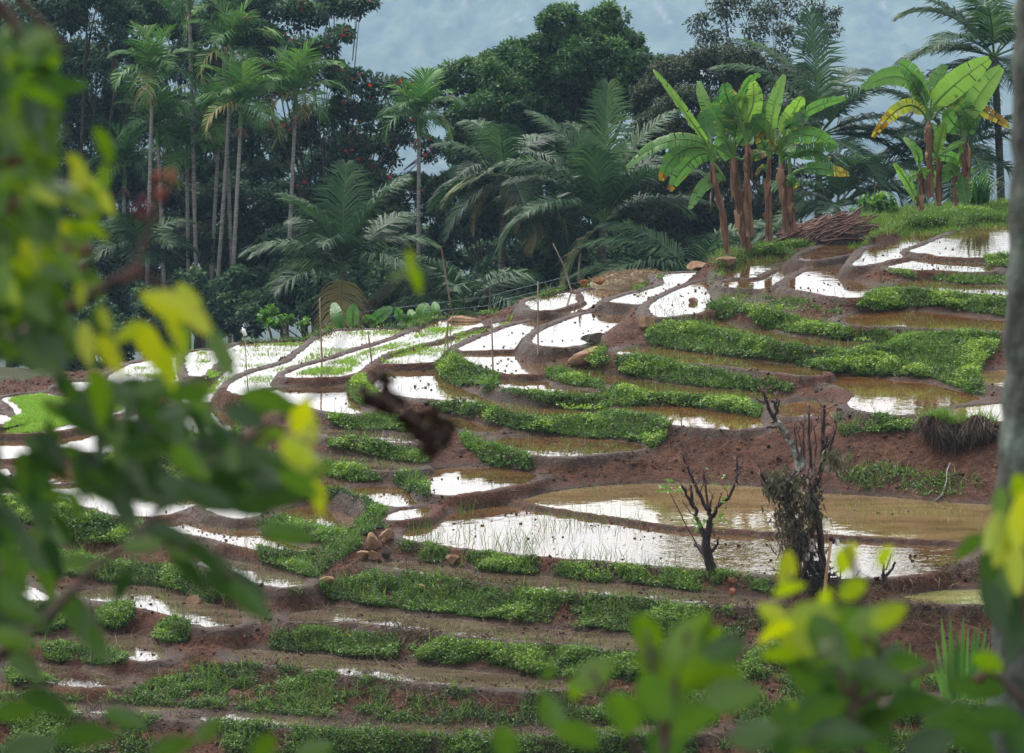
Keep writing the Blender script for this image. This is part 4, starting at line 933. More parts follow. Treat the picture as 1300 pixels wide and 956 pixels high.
for lab, st, ls in [
 ('young banana plant with two broad pale leaves, leftmost beyond the far fields', [Cc(455,300), Cc(455,260)], [((440,235),(410,165),(392,98),.36,.95,.03,0,.5), ((490,225),(490,165),(490,106),.36,.95,.03,0,.54)]),
 ('young banana plant with one slanting greyish leaf beyond the far fields', [Cc(590,300), Cc(590,240)], [((575,205),(630,160),(690,125),.36,.9,.05,0,.5), ((600,200),(570,180),(545,200),.3,.6,.05,0,.5)]),
 ('young banana plant with small light leaves, between the slanting leaf and the right end group', [Cc(745,290), Cc(745,230)], [((742,200),(725,160),(712,125),.27,.9,.03,0,.52), ((750,200),(765,180),(770,160),.35,.9,.05,0,.5)]),
 ('young banana plant with four leaves, rightmost beyond the far fields', [Cc(845,280), Cc(845,220)], [((800,195),(790,160),(785,132),.27,.9,.03,0,.62), ((840,190),(850,140),(868,102),.44,.95,.03,0,.58), ((905,170),(908,130),(905,92),.26,.9,.03,0,.58), ((820,190),(825,160),(830,110),.27,.9,.03,0,.5)])]:
    banana(lab, st, 104, lv(Cc, ls), r=.10, dead=0, group=YG)

# ---- areca palms
areca('areca palm with the fan crown at far left, thin grey trunk', 194, 92, 181, 146, 1.95, 12, .55)
areca('areca palm whose crown is cut by the top edge above the left grove', 240, -14, 252, 150, 1.9, 12, .45)
areca('tall areca palm with a bright upright fan, second crown row of the left grove', 296, 62, 262, 147, 2.1, 13, .6, lean=.15)
areca('lower areca palm with a bright green fan and golden drooping fronds', 307, 133, 287, 142, 1.9, 13, .62)
areca('areca palm at the right end of the left grove beside the red flowered tree', 376, 118, 358, 144, 2.0, 13, .6)
areca('short areca palm with a long green shaft in the middle of the left grove', 237, 188, 240, 151, 1.9, 11, .38)
areca('areca palm with a dark crown low between the left trunks', 200, 160, 213, 149, 1.7, 11, .36)
areca('areca palm with a slanting trunk, crown hidden behind the bright low fan', 279, 150, 258, 152, 1.6, 10, .42)
areca('young areca palm behind the far left trunk, dull crown', 158, 210, 152, 153, 1.5, 9, .35)
areca('lone areca palm with a small yellow tipped crown left of the domed tree', 532, 146, 530, 143, 1.75, 12, .52)
areca('areca palm leaning over the top edge beside the red flowered tree', 281, 5, 300, 153, 1.9, 11, .4)
# ---- coconut palms
coconut('young coconut palm with no visible trunk, its tall fronds rising behind the far fields', 436, 345, 113, 9, 3.3, seed=1, elev=(84, 10), dead=1, tint=.42,
        fixed=[(168, 68, 3.0, 45, .45), (20, 72, 3.4, 40, .5), (95, 80, 3.3, 25, .45), (5, 45, 3.0, 70, .5), (180, 42, 2.9, 75, .4), (190, 25, 2.3, 80, .62)])
coconut('dark coconut palm with dead hanging fronds under the domed tree', 640, 222, 128, 13, 3.0, base_px=638, seed=2, elev=(75, -35), dead=2, tint=.28, leaf=.75,
        fixed=[(165, -5, 2.4, 55, .9), (150, -20, 1.7, 50, .97), (20, 55, 2.6, 60, .3)])
coconut('big coconut palm in the centre with a long frond arching down to the left', 765, 282, 118, 9, 3.7, base_px=762, seed=3, elev=(82, 15), dead=1, tint=.40,
        fixed=[(180, 30, 4.0, 118, .55), (172, 62, 4.4, 95, .5), (168, 78, 4.2, 55, .55), (75, 86, 4.3, 20, .55), (12, 76, 4.2, 50, .42), (5, 55, 3.8, 75, .4), (20, 35, 3.2, 80, .38), (160, 48, 3.6, 70, .42)])
coconut('coconut palm with a reddish trunk half hidden beside the big centre palm', 702, 258, 130, 9, 2.6, base_px=700, seed=4, elev=(45, -35), dead=3, tint=.25, leaf=.7)
coconut('low coconut palm with two long fronds spread flat below the banana mound', 880, 345, 112, 6, 3.2, seed=5, trunk=False, elev=(60, 5), dead=0, tint=.4,
        fixed=[(176, 14, 3.6, 40, .5), (172, 34, 3.4, 50, .42), (185, -2, 3.0, 25, .5)])
coconut('tall coconut palm with a feathery upright crown behind the banana mound', 1040, 172, 121, 8, 4.1, base_px=1046, seed=6, elev=(80, -10), dead=0, tint=.42,
        fixed=[(110, 84, 3.9, 14, .5), (165, 62, 4.3, 75, .62), (160, 75, 4.1, 62, .55), (12, 50, 3.8, 45, .48), (5, 28, 4.0, 75, .40), (8, 5, 3.8, 70, .42), (170, 20, 3.4, 80, .4), (0, -15, 3.6, 60, .4), (178, 46, 3.6, 80, .42), (15, 15, 3.9, 75, .36)])
coconut('coconut palm with drooping curtain fronds between the two banana clumps', 1062, 262, 117, 8, 3.0, base_px=1064, seed=7, elev=(70, -10), dead=1, tint=.38,
        fixed=[(4, 32, 3.9, 118, .45), (8, 52, 3.8, 105, .4), (184, 10, 2.4, 85, .7), (175, -5, 2.0, 60, .72), (0, 12, 3.4, 95, .4)])
coconut('tall coconut palm at the top right corner behind the near trunk', 1262, 72, 124, 16, 4.2, base_px=1275, seed=8, elev=(80, -50), dead=1, tint=.36,
        fixed=[(172, 22, 3.2, 75, .5), (165, 55, 3.8, 85, .5), (185, -8, 3.4, 50, .35), (178, -35, 3.6, 30, .3), (190, -55, 3.2, 20, .32)])
coconut('coconut palm low behind the right banana clump, fronds fanning left', 1215, 190, 122, 12, 3.4, base_px=1222, seed=9, elev=(55, -35), dead=0, tint=.32,
        fixed=[(178, 25, 4.2, 65, .35), (180, 5, 4.0, 60, .33), (172, -12, 3.6, 50, .35)])
coconut('small dark coconut palm behind the far left of the fields', 180, 320, 139, 12, 2.3, seed=10, trunk=False, elev=(70, 0), dead=0, tint=.35)
coconut('stemless coconut palm spreading its fronds low between the young banana leaves', 590, 385, 112, 8, 2.6, seed=12, trunk=False, elev=(60, 5), dead=1, tint=.36, fixed=[(172, 38, 3.0, 85, .5), (178, 15, 2.4, 60, .85)])
# ---- broad-leaved trees
TG = 'broad leaved trees behind the terraces'
broadleaf('broadleaf_tree', 'tall dense dark tree filling the left edge behind the shrub', 'tree', TG, 158, 100,
 [(60,20,46),(112,5,46),(152,38,38),(72,88,46),(124,88,42),(152,125,32),(92,150,46),(135,172,38),(62,212,46),(112,232,40),(150,225,28),(100,275,40),(20,45,46),(182,8,30),(203,32,26),(20,130,44),(24,230,44),(50,290,40),(140,290,34)], 'dark_leaf', .26, .085, .9, .3, sub=16)
broadleaf('flowering_tree', 'open tree with scattered red flowers leaning over the grove', 'tree', TG, 150, 400,
 [(338,12,30,.6),(380,18,32,.55),(424,8,34,.5),(458,4,20,.5),(348,52,26,.6),(392,62,30,.5),(430,46,18,.5),(368,92,26,.6),(412,96,30,.55),(452,110,30,.55),(492,112,28,.5),(524,112,18,.5),(440,142,30,.6),(398,152,30,.7),(482,150,28,.6),(372,178,28),(432,190,34),(472,198,30),(500,176,24),(410,230,32),(465,232,30),(320,40,24),(330,90,26),(440,270,30),(490,240,28),(525,235,18),(520,160,22),(545,190,18),(500,285,26),(400,280,28)], 'dark_leaf', .20, .10, .65, .2, blossoms=120, sub=16)
broadleaf('domed_tree', 'large domed tree with clumped dark green foliage, tallest at the centre', 'tree', TG, 152, 690,
 [(745,45,34),(786,56,30),(818,84,22),(702,62,36),(655,80,32),(622,104,36),(586,98,28),(568,116,22),(642,132,38),(690,110,36),(738,92,42),(788,104,34),(600,150,34),(660,168,38),(718,146,34),(692,202,34),(640,198,34),(760,134,34),(800,130,26),(590,190,30),(740,180,32),(712,28,26),(768,30,26),(730,60,34),(680,90,34),(640,110,34),(770,80,34),(700,130,34),(745,120,34),(660,190,34)], 'mid_leaf', .24, .10, 1.25, .3, sub=19)
broadleaf('broadleaf_tree', 'rounded grey green tree behind the banana mound', 'tree', TG, 138, 880,
 [(852,100,34),(898,90,36),(940,86,28),(872,150,42),(832,170,38),(922,150,42),(960,130,32),(842,232,42),(902,222,46),(882,282,38),(958,202,38),(822,122,22),(800,232,34),(930,280,38),(980,262,34),(965,95,20),(985,180,30)], 'grey_leaf', .17, .08, .85, .25, sub=20)
broadleaf('wispy_tree', 'tall thin tree with sparse pale foliage against the hazy hill', 'tree', TG, 175, 960,
 [(920,18,26,.9),(900,48,20),(950,8,28,.7),(988,14,26),(1032,18,20),(1054,42,14),(1002,46,20),(962,46,22),(922,66,18),(1035,62,14),(1058,20,12),(885,30,14),(985,80,20),(940,92,20)], 'grey_leaf', .22, .085, .30, .16, sub=16)
UG = 'dark understorey trees below the palms'
broadleaf('broadleaf_tree', 'dark tall tree behind the areca crowns at the upper left', 'tree', TG, 172, 250,
 [(215,20,34),(250,40,36),(290,15,36),(325,50,30),(225,85,34),(265,95,36),(305,105,34),(340,120,26),(215,150,34),(255,165,36),(295,170,34),(330,185,30),(240,220,34),(285,230,34),(185,80,26),(345,225,28)], 'dark_leaf', .28, .11, .9, .25, sub=16)
for bx_, lab, rows in [(215, 'dark forest tree far behind the areca trunks', [(150,150),(215,150),(280,160),(170,230),(240,235),(305,235),(180,310),(250,310),(310,310),(130,240),(120,320),(215,370),(290,370),(150,380)]),
                   (450, 'dark forest tree far behind the red flowered tree', [(365,180),(420,215),(375,260),(440,270),(345,320),(410,330),(470,330),(480,265),(350,380),(440,385),(500,385),(535,330),(560,385)]),
                   (700, 'dark forest tree far behind the centre palms', [(600,260),(660,270),(720,270),(790,270),(620,330),(690,330),(760,330),(830,320),(860,270),(820,210),(890,320),(930,290)])]:
    broadleaf('forest_tree', lab, 'tree', 'forest trees far behind the grove', 215, bx_, [(x, y, 40) for x, y in rows], 'dark_leaf', .34, .15, .8, .3, sub=13)
def under(px, D, lab, lumps, mat='dark_leaf', dens=1.15, L=.24, W=.10):
    broadleaf('understorey_tree', lab, 'tree', UG, D, px, lumps, mat, L, W, dens, .14, sub=16)
under(40, 146, 'dark bush at the left edge behind the near shrub', [(20,330,40),(60,330,40),(30,390,36),(75,385,36),(5,370,34)])
under(130, 150, 'dark bush under the tall left tree', [(110,335,36),(150,330,34),(125,385,36),(165,382,30)])
under(200, 156, 'dull shrub behind the thin grey palm trunks', [(195,250,34),(235,260,34),(200,300,36),(240,315,36),(215,360,34),(180,360,28)], 'grey_leaf')
under(295, 157, 'dark tree filling the gap between the two rightmost areca trunks', [(280,250,32),(320,262,34),(290,310,36),(335,318,36),(310,365,34),(270,365,28),(350,270,26)])
under(350, 150, 'dark shrub beside the right end areca palm', [(345,350,30),(375,362,28),(362,310,26),(390,330,24)])
under(470, 148, 'dark tree standing under the red flowered tree', [(455,262,30),(490,262,26),(470,305,32),(505,300,26),(450,345,32),(495,345,30),(530,330,24)])
under(545, 150, 'narrow dark shrub under the lone areca palm', [(548,262,22),(556,300,24),(545,352,28),(566,330,20)])
under(615, 147, 'dark tree under the domed tree behind the hanging fronds', [(600,240,30),(585,285,28),(620,280,28),(612,205,28),(570,235,24),(660,238,30),(672,285,28)])
under(672, 143, 'dark low tree between the two centre palm trunks', [(662,330,22),(690,320,26),(720,330,26),(668,362,22),(700,368,24)])
under(740, 145, 'dark tree behind the big centre palm', [(740,220,32),(722,262,30),(762,250,30),(795,215,30),(790,270,30),(740,310,28)])
under(820, 141, 'dark thicket left of the banana mound', [(815,290,30),(845,312,28),(805,325,26),(872,325,26),(835,262,26)], 'grey_leaf', .8, .17, .08)
under(925, 133, 'fine leaved thicket behind the banana stems', [(905,318,26),(940,310,26),(975,300,26),(1000,270,24),(1010,230,22)], 'grey_leaf', .8, .17, .08)
under(430, 131, 'dark shrub at the edge of the far fields under the young palm', [(350,398,16),(372,400,14),(330,405,14)], 'dark_leaf', .9, .18, .09)
under(95, 125, 'small bush at the left end of the far fields', [(95,478,18),(120,470,16),(75,485,14)], 'mid_leaf', .9, .15, .08)
under(400, 158, 'dark tree with a broad base behind the young stemless palm', [(390,262,30),(420,250,28),(395,310,32),(425,310,28),(400,355,30),(372,330,24),(365,240,26)])
under(600, 160, 'dark low trees closing the gap left of the domed tree trunk', [(570,330,26),(600,372,26),(560,372,26),(620,325,24)], dens=.7)
under(1000, 170, 'thin dark tree at the foot of the wispy tree', [(1000,110,26),(985,140,26),(1012,150,24),(960,110,22),(1020,100,18)], 'grey_leaf', .7)
for x_, y_, d_, lab in [(10,425,128,'dark low bush at the left frame edge beyond the seedling beds'), (70,440,127,'dark low bush behind the small bush at the left fields'), (135,430,126,'low dark bush under the left tree beyond the beds'), (195,420,126,'low dark bush at the foot of the far left areca trunks'),
  (250,400,130,'low dark bush at the foot of the middle areca trunks'), (300,395,131,'low dark bush behind the white bottle'), (385,372,132,'low dark bush left of the stemless palm'), (500,372,132,'low dark bush right of the stemless palm'),
  (548,395,128,'low dark bush behind the young banana leaves'), (640,380,130,'low dark bush at the foot of the dark coconut trunk'), (730,352,132,'low dark bush behind the leaning stake'), (800,338,133,'low dark bush behind the straw heap'), (445,395,134,'low dark bush hidden behind the stemless palm fronds')]:
    under(x_, d_, lab, [(x_, y_ - 14, 28), (x_ - 28, y_, 26), (x_ + 28, y_ - 2, 26), (x_ - 8, y_ - 36, 24), (x_ + 14, y_ + 14, 24)], 'dark_leaf', 1.0, .22, .10)
def shrub(lab, px, py, D, lumps, mat, L, W, dens, g='shrubs along the ridge', name='shrub'):
    broadleaf(name, lab, 'shrub', g, D, px, lumps, mat, L, W, dens, .04, sub=12, dz=.5, part='foliage')
shrub('round bright green shrub between the banana clumps', 1112, 262, 111, [(1105,262,15),(1122,258,14),(1092,270,11),(1130,268,10)], 'fresh_leaf', .16, .11, .7)
shrub('low green shrub at the ridge behind the left stake', 372, 420, 103.5, [(345,412,9),(362,408,9),(385,412,8),(335,400,7)], 'fresh_leaf', .13, .09, .7)
shrub('small weedy shrub left of the white topped stick', 342, 405, 105, [(336,404,9),(344,396,8)], 'fresh_leaf', .13, .08, .6)
# strappy clump at the far right
g = hit(1240, 264, 112); root = thing('strap_leaf_plant', 'clump of long narrow arching leaves right of the right banana clump', 'plant', g)
b = Buf()
for k in range(150):
    a = rng.uniform(0, 6.28); l = rng.uniform(.7, 1.5); v = np.array([math.cos(a), math.sin(a), 0]) * rng.uniform(.1, .75)
    p0 = g + v * .15 + rng.standard_normal(3) * [.15, .15, 0]; c = bez(p0, p0 + v * l * .4 + [0, 0, l * .8], p0 + v * l * 1.1 + [0, 0, l * rng.uniform(.35, .9)], 6)
    sd = np.array([-v[1], v[0], 0]); sd = sd / max(np.linalg.norm(sd), 1e-3) * .022; wv = np.array([1, 1, 1, .9, .6, .1])[:, None]
    b.add(np.concatenate([c - sd * wv, c + sd * wv]), [[q, q + 1, q + 7, q + 6] for q in range(5)], np.clip(rng.normal(.45, .2), 0, 1))
b.obj('foliage', M['areca'], root, False, g).location = (0, 0, 0)

# ------------------------------------------------------------------ rocks
def ico(sub):
    import bmesh
    bm = bmesh.new(); bmesh.ops.create_icosphere(bm, subdivisions=sub, radius=1)
    V = np.array([v.co[:] for v in bm.verts]); Fc = [[v.index for v in f.verts] for f in bm.faces]; bm.free()
    return V, Fc
ICO = ico(4)
def rock(name, label, px0, py0, px1, py1, mat='rock', D=None, depth=.8, sharp=.5, seed=1, group='rocks on the terraces', cat='rock', tilt=0.0):
    """boulder filling the pixel box, resting on the ground"""
    cx = (px0 + px1) / 2
    g = hit(cx, py1 - 1, 103) if D is None else at(cx, py1, D)
    D = g[1]; w = (px1 - px0) / F * D / 2; h = (py1 - py0) / F * D / 2
    V, Fc = ICO; V = V.copy(); r = np.random.default_rng(seed)
    for k in range(13):      # planar facets
        n = unit(r.standard_normal(3)); lim = r.uniform(.40, .74) if r.random() < .5 + sharp * .5 else .95
        d = V @ n; V = V - np.maximum(0, d - lim)[:, None] * n
    V = V * (1 + .14 * (fbm(V[:, 0] * 3 + seed, V[:, 1] * 3 + V[:, 2] * 2, 1.0, seed, 3) - .5))[:, None]
    V[:, 0] /= np.abs(V[:, 0]).max(); V[:, 2] /= np.abs(V[:, 2]).max()
    V = V * np.array([w, max(w, h) * depth, h * 1.06])
    c, s = math.cos(tilt), math.sin(tilt)
    V = np.stack([V[:, 0] * c - V[:, 2] * s, V[:, 1], V[:, 0] * s + V[:, 2] * c], 1)
    me = bpy.data.meshes.new(name); me.from_pydata((V + [0, 0, h * .9]).tolist(), [], Fc)
    me.polygons.foreach_set('use_smooth', np.full(len(Fc), sharp < .25)); me.materials.append(M[mat])
    o = bpy.data.objects.new(name, me); o.location = g; COL.objects.link(o)
    return tag(o, label, cat, group)
def c7(x, y): return 325 + x / 3.985, 550 + y / 3.985
def RK(f, x0, y0, x1, y1): return (*f(x0, y0), *f(x1, y1))
rock('boulder', 'largest tan boulder, standing in the middle of the rock pile', *RK(c7, 560, 500, 634, 592), seed=2, sharp=.8)
rock('boulder', 'pale boulder at the back of the rock pile under the pond corner', *RK(c7, 622, 484, 700, 548), seed=3)
rock('boulder', 'rounded brown boulder, lower left of the rock pile', *RK(c7, 503, 584, 572, 642), seed=4, sharp=.35)
rock('boulder', 'rounded brown boulder, lowest in the rock pile', *RK(c7, 558, 592, 634, 648), seed=5, sharp=.35)
rock('boulder', 'grey angular stone at the right of the rock pile', *RK(c7, 634, 556, 690, 636), 'rock_grey', seed=6, sharp=1)
rock('stone', 'small brown stone wedged between the pile boulders', *RK(c7, 630, 530, 660, 560), seed=7)
rock('stone', 'tan stone alone on the grassy bank below the big white pond', *RK(c7, 956, 612, 1034, 662), seed=8, sharp=.8)
rock('stone', 'small orange brown stone on the front green bank', *RK(c7, 812, 764, 854, 796), seed=9, sharp=.9)
rock('stone', 'long flat stone slab leaning at the left corner of the front bank', *RK(c7, 312, 726, 400, 778), seed=10, sharp=.9, tilt=.25)
rock('stone', 'tan stone in the brown puddle at the lower left', 230, 755, 257, 771, seed=11, sharp=.3)
rock('stone', 'little red stone on top of the tan puddle stone', 241, 753, 248, 758, 'brick', D=None, seed=12)
def c3(x, y): return 650 + x / 3.985, 270 + y / 3.985
rock('boulder', 'big tan three cornered boulder beside the middle white ponds', *RK(c3, 632, 504, 738, 590), seed=13, sharp=1, tilt=.5)
rock('boulder', 'long weathered boulder lying like a log on the bare mound', 718, 441, 772, 461, 'rock', seed=14, sharp=.3, tilt=.38, depth=.5)
rock('boulder', 'smaller brown boulder behind the log shaped boulder', *RK(c3, 345, 604, 470, 668), 'rock_grey', seed=15, sharp=.2, tilt=.25)
rock('stone_block', 'left of the two orange stone blocks in front of the straw heap', *RK(c3, 340, 338, 395, 376), 'rock_orange', seed=16, sharp=1)
rock('stone_block', 'right and larger of the two orange stone blocks in front of the straw heap', *RK(c3, 408, 330, 476, 374), 'rock_orange', seed=17, sharp=1)
rock('stone', 'flat brown stone standing in the reflecting upper pond', *RK(c3, 893, 430, 952, 468), 'rock', seed=18, sharp=.4)
rock('stone', 'long pale stone at the ridge edge left of the banana stems', 866, 332, 908, 345, 'rock', seed=22, sharp=.3)
rock('stone', 'pale stone between the ridge edge and the first banana stem', 908, 326, 938, 338, 'rock', seed=23, sharp=.3)
def c92(x, y): return 650 + x / 3.985, 640 + y / 3.985
rock('stone', 'red brick coloured stone beside the foot of the small dead tree', *RK(c92, 1088, 370, 1140, 408), 'brick', seed=19, sharp=1)
rock('stone', 'lower red stone under the brick coloured stone', *RK(c92, 1094, 424, 1130, 462), 'brick', seed=20, sharp=1)
rock('stone', 'red stone touching the root of the small dead tree', *RK(c92, 1004, 360, 1042, 388), 'brick', seed=21, sharp=.7)
rock('sand_heap', 'low tan heap of soil at the far edge of the nursery beds', 567, 401, 613, 411, 'rock', seed=24, sharp=0, depth=.4, group='soil heaps', cat='soil heap')

# ------------------------------------------------------------------ straw heap and brush pile
def heap(name, label, px0, px1, pyb, pyt, D, depth, mats, nst, blade, cat):
    g = at((px0 + px1) / 2, pyb, D); w = (px1 - px0) / F * D / 2; h = (pyb - pyt) / F * D
    root = thing(name, label, cat, g); n = 26
    u, v = np.meshgrid(np.linspace(-1, 1, n), np.linspace(-1, 1, n)); rr = np.sqrt(u * u + v * v)
    hh = h * np.sqrt(np.clip(1 - rr ** 2.4, 0, 1)) * (.8 + .4 * fbm(u * 3, v * 3, 1.0, 5)) - .15
    V = np.stack([u * w, v * depth, hh], -1).reshape(-1, 3); i = np.arange(n - 1)[:, None] * n + np.arange(n - 1)[None]
    b = Buf(); b.add(V, np.stack([i, i + 1, i + n + 1, i + n], -1).reshape(-1, 4), .68); b.obj('mound', mats[0], root, True)
    k = rng.integers(0, len(V), nst * 3); k = k[V[k, 2] > -.02][:nst]
    return root, V[k], w, h
root, P, w, h = heap('straw_heap', 'long low heap of pinkish brown straw on the ridge behind the orange blocks', 742, 872, 365, 338, 106, .9, [M['straw']], 1800, .3, 'straw heap')
b = Buf(); m = len(P); P = P + [0, 0, .01]
b.blades(P, P + rng.standard_normal((m, 3)) * [.16, .12, .05] + [0, 0, .02], .02, np.clip(rng.normal(.8, .15, m), 0, 1)); b.obj('straw', M['straw'], root)
root, P, w, h = heap('brush_pile', 'dark pile of cut branches on the ridge between the banana clumps', 1000, 1106, 303, 273, float(hit(1050, 300)[1]), 1.0, [M['dead_bark']], 230, .3, 'brush pile')
b = Buf()
for p in P:
    d = unit(np.array([rng.uniform(.5, 1), rng.uniform(-.4, .4), rng.uniform(.0, .55)])) * rng.choice([-1, 1]); l = rng.uniform(.2, .7)
    b.tube([p - d * l, p + [0, 0, .05], p + d * l], rng.uniform(.008, .026), 4, rng.random())
b.obj('branches', M['twig'], root)

# ------------------------------------------------------------------ stakes and wire fence
def stake(label, pts, D=None, r=.022, mat='wood', name='stake', group='stakes in the paddies', cat='stake', parent=None):
    g = hit(*pts[0], 100) if D is None else at(*pts[0], D)
    P = np.array([at(x, y, g[1]) for x, y in pts]); P[0] -= [0, 0, .15]
    b = Buf(); b.tube(P, np.linspace(r, r * .7, len(P)), 6)
    o = b.obj(name, M[mat], None, True, g)
    return tag(o, label, cat, group), g
stake('brown stake standing in the white nursery bed, second stake from the left', [(409,456),(407,420),(406,378)])
stake('short dark stake leaning left between two nursery beds', [(473,461),(469,436),(467,420)])
stake('thin stake at the far bund in front of the soil heap', [(569,443),(568,425),(568,406)])
stake('thin leaning stake just right of the stake before the soil heap', [(571,424),(573,410),(575,398)], r=.015)
stake('grey stake rising from the lowest white bed at the green bank corner', [(626,468),(625,436),(624,404)])
stake('thin stake leaning left at the ridge beside the orange blocks', [(726,364),(716,338),(702,309)], 104.5)
stake('stake on the bare mound between the middle ponds', [(683,449),(683,400),(683,357)])
stake('short twig stake in the pond below the soil clump, left one', [(729,397),(729,392),(729,386)], r=.02)
stake('short twig stake in the pond below the soil clump, right one', [(738,395),(737,388),(738,383)], r=.02)
o, g = stake('thin dark pole leaning on the bank of the left seedling bed under a white bottle', [(316,502),(313,470),(311,430)], r=.014)
b = Buf(); c = at(310, 422, g[1]); ax = unit(np.array([-.35, 0, 1.0]))
b.tube([c - ax * .09, c - ax * .075, c + ax * .04, c + ax * .075, c + ax * .09, c + ax * .12], [.02, .045, .045, .036, .016, .016], 10)
tag(b.obj('plastic_bottle', M['plastic'], None, True, c), 'white plastic bottle upside down on top of the thin dark pole', 'bottle')
fr = thing('wire_fence', 'fence of two thin wires on slim posts along the far ridge', 'fence', at(620, 400, 104))
FO = np.array(fr.location)
posts = [[(560,313),(564,340),(570,375),(575,400)], [(622,368),(623,398)], [(737,322),(735,340),(734,360)], [(460,372),(461,412)]]
for ps in posts:
    D = 104; P = np.array([at(x, y, D) for x, y in ps]) - FO
    b = Buf(); b.tube(P, .024, 6); b.obj('post', M['wood'], fr, True)
for ys in ([347, 371, 376, 383, 396], [358, 380, 388, 393, 406]):
    xs_ = [736, 640, 623, 568, 460]; b = Buf()
    P = np.array([at(x, y, 103.95) for x, y in zip(xs_, ys)]) - FO
    if ys[0] == 358: P = P
    b.tube(P, .0045, 4); b.obj('wire', M['wire'], fr)

# ------------------------------------------------------------------ dead pollarded trees
def c4(x, y): return 820 + x / 3.296, 480 + y / 3.296
def limb(b, f, g, pts, mat=0, jd=.5, d0=None):
    """pts: (x,y,radius_px_in_crop); depth wanders smoothly away from the trunk"""
    n = len(pts); D = g[1]; drift = rng.uniform(-jd, jd)
    P = []; 
    for k, (x, y, r) in enumerate(pts):
        P.append(at(*f(x, y), D + drift * (k / max(1, n - 1))))
    P = np.array(P); m = max(4, (n - 1) * 3 + 1); t = np.linspace(0, n - 1, m)
    P2 = np.stack([np.interp(t, np.arange(n), P[:, q]) for q in range(3)], 1) + rng.standard_normal((m, 3)) * .012
    P2[0] = P[0]
    rr = np.interp(t, np.arange(n), [p[2] for p in pts]) / 3.296 / F * D
    b.tube(P2, rr, 7, rng.random(), mat, jit=.2)
g = hit(*c4(283, 832)); root = thing('dead_tree', 'small bare pollarded tree with black forked trunk on the pond bank', 'dead tree', g, 'pollarded dead trees')
b = Buf(); b_ = Buf()
limb(b, c4, g, [(287,850,28),(280,810,25),(262,750,22),(250,700,20),(262,650,16),(268,590,13)], jd=0)
limb(b, c4, g, [(268,592,11),(265,555,9),(235,510,8),(205,450,7),(180,395,6),(150,320,4)])
limb(b_, c4, g, [(172,370,4),(160,280,3),(150,190,2),(128,80,1.2)])
limb(b, c4, g, [(266,590,10),(300,545,8),(345,500,7),(375,450,6.5),(386,400,6),(378,340,4)])
limb(b, c4, g, [(386,402,4),(398,370,3.5),(408,345,2.5)])
limb(b_, c4, g, [(390,390,3),(440,380,2),(470,360,1.2)])
limb(b, c4, g, [(246,660,14),(215,595,9),(202,540,8),(190,480,7),(184,445,5)])
limb(b, c4, g, [(202,545,7),(170,490,6),(150,445,5)])
limb(b, c4, g, [(268,560,6),(270,535,5),(275,510,3)])
limb(b, c4, g, [(262,570,6),(252,480,5),(245,410,4),(250,370,2.5)])
limb(b_, c4, g, [(250,480,4),(252,430,3.5),(255,400,2)])
limb(b, c4, g, [(250,735,12),(225,710,10),(200,690,7)])
limb(b, c4, g, [(262,745,9),(295,700,6),(308,668,3)])
limb(b_, c4, g, [(240,745,4),(190,660,3),(130,540,2.4),(100,470,1.5)])
limb(b_, c4, g, [(225,600,3),(190,560,2.5),(150,510,1.6)])
limb(b_, c4, g, [(300,540,3),(310,500,2.5),(325,470,1.6)])
limb(b_, c4, g, [(228,510,3),(240,440,2.5),(238,380,1.5)])
limb(b_, c4, g, [(210,470,3),(225,420,2),(222,370,1.2)])
LIM = [(150,320),(165,360),(205,450),(190,480),(184,445),(150,445),(265,555),(245,410),(250,370),(275,510),(378,340),(386,400),(375,450),(345,500),(300,545),(235,510),(202,540)]
for k in range(34):
    x0, y0 = LIM[rng.integers(len(LIM))]; a = R(rng.normal(90, 32)); l = rng.uniform(18, 62)
    limb(b_, c4, g, [(x0, y0, 2.4), (x0 + l * .5 * math.cos(a) + rng.uniform(-4, 4), y0 - l * .5 * math.sin(a), 1.9), (x0 + l * math.cos(a), y0 - l * math.sin(a), 1.1)], jd=.4)
b.obj('trunk', M['dead_bark'], root, True, g).location = (0, 0, 0)
b_.obj('twigs', M['twig'], root, True, g).location = (0, 0, 0)
lb = Buf()
for (x, y, n) in [(110,462,26),(292,428,6),(235,605,14),(290,610,8),(300,570,6),(325,500,5)]:
    c = at(*c4(x, y), g[1]); pos = c + rng.standard_normal((n, 3)) * [.10, .10, .07]
    lb.leaves(pos, rdir(n, .1), unit(rng.standard_normal((n, 3)) + [0, -.4, .8]), .10 + .05 * rng.random(n), .05 + .02 * rng.random(n), np.clip(rng.normal(.8, .15, n), 0, 1))
lb.obj('leaves', M['fresh_leaf'], root, False, g).location = (0, 0, 0)

M['olive_leaf'] = leafmat('olive_leaf', [(0, (.030, .026, .017)), (.5, (.080, .078, .044)), (1, (.16, .16, .07))], .2)
g = hit(*c4(690, 850)); root = thing('dead_tree', 'larger pollarded tree with lichen grey limb and a clump of dark hanging leaves', 'dead tree', g, 'pollarded dead trees')
b = Buf(); b_ = Buf(); lc = Buf()
limb(b, c4, g, [(640,860,24),(638,760,20),(636,690,20),(622,620,18),(600,560,18),(592,490,17),(605,420,15),(645,380,14)], jd=.2)
limb(b, c4, g, [(752,850,18),(740,760,16),(730,680,15),(722,600,15),(712,540,14),(700,480,13),(725,420,12),(738,350,11),(738,260,10),(742,180,8),(748,110,6)], jd=.2)
limb(lc, c4, g, [(645,385,15),(628,320,15),(605,265,13),(575,215,12),(545,180,11)], jd=.1)
limb(lc, c4, g, [(655,380,14),(650,330,13),(640,290,8)], jd=.1)
limb(b, c4, g, [(546,182,10),(520,130,8),(502,90,7),(490,50,5)], jd=.15)
limb(b, c4, g, [(538,165,8),(546,130,8),(540,100,6),(525,92,3)], jd=.15)
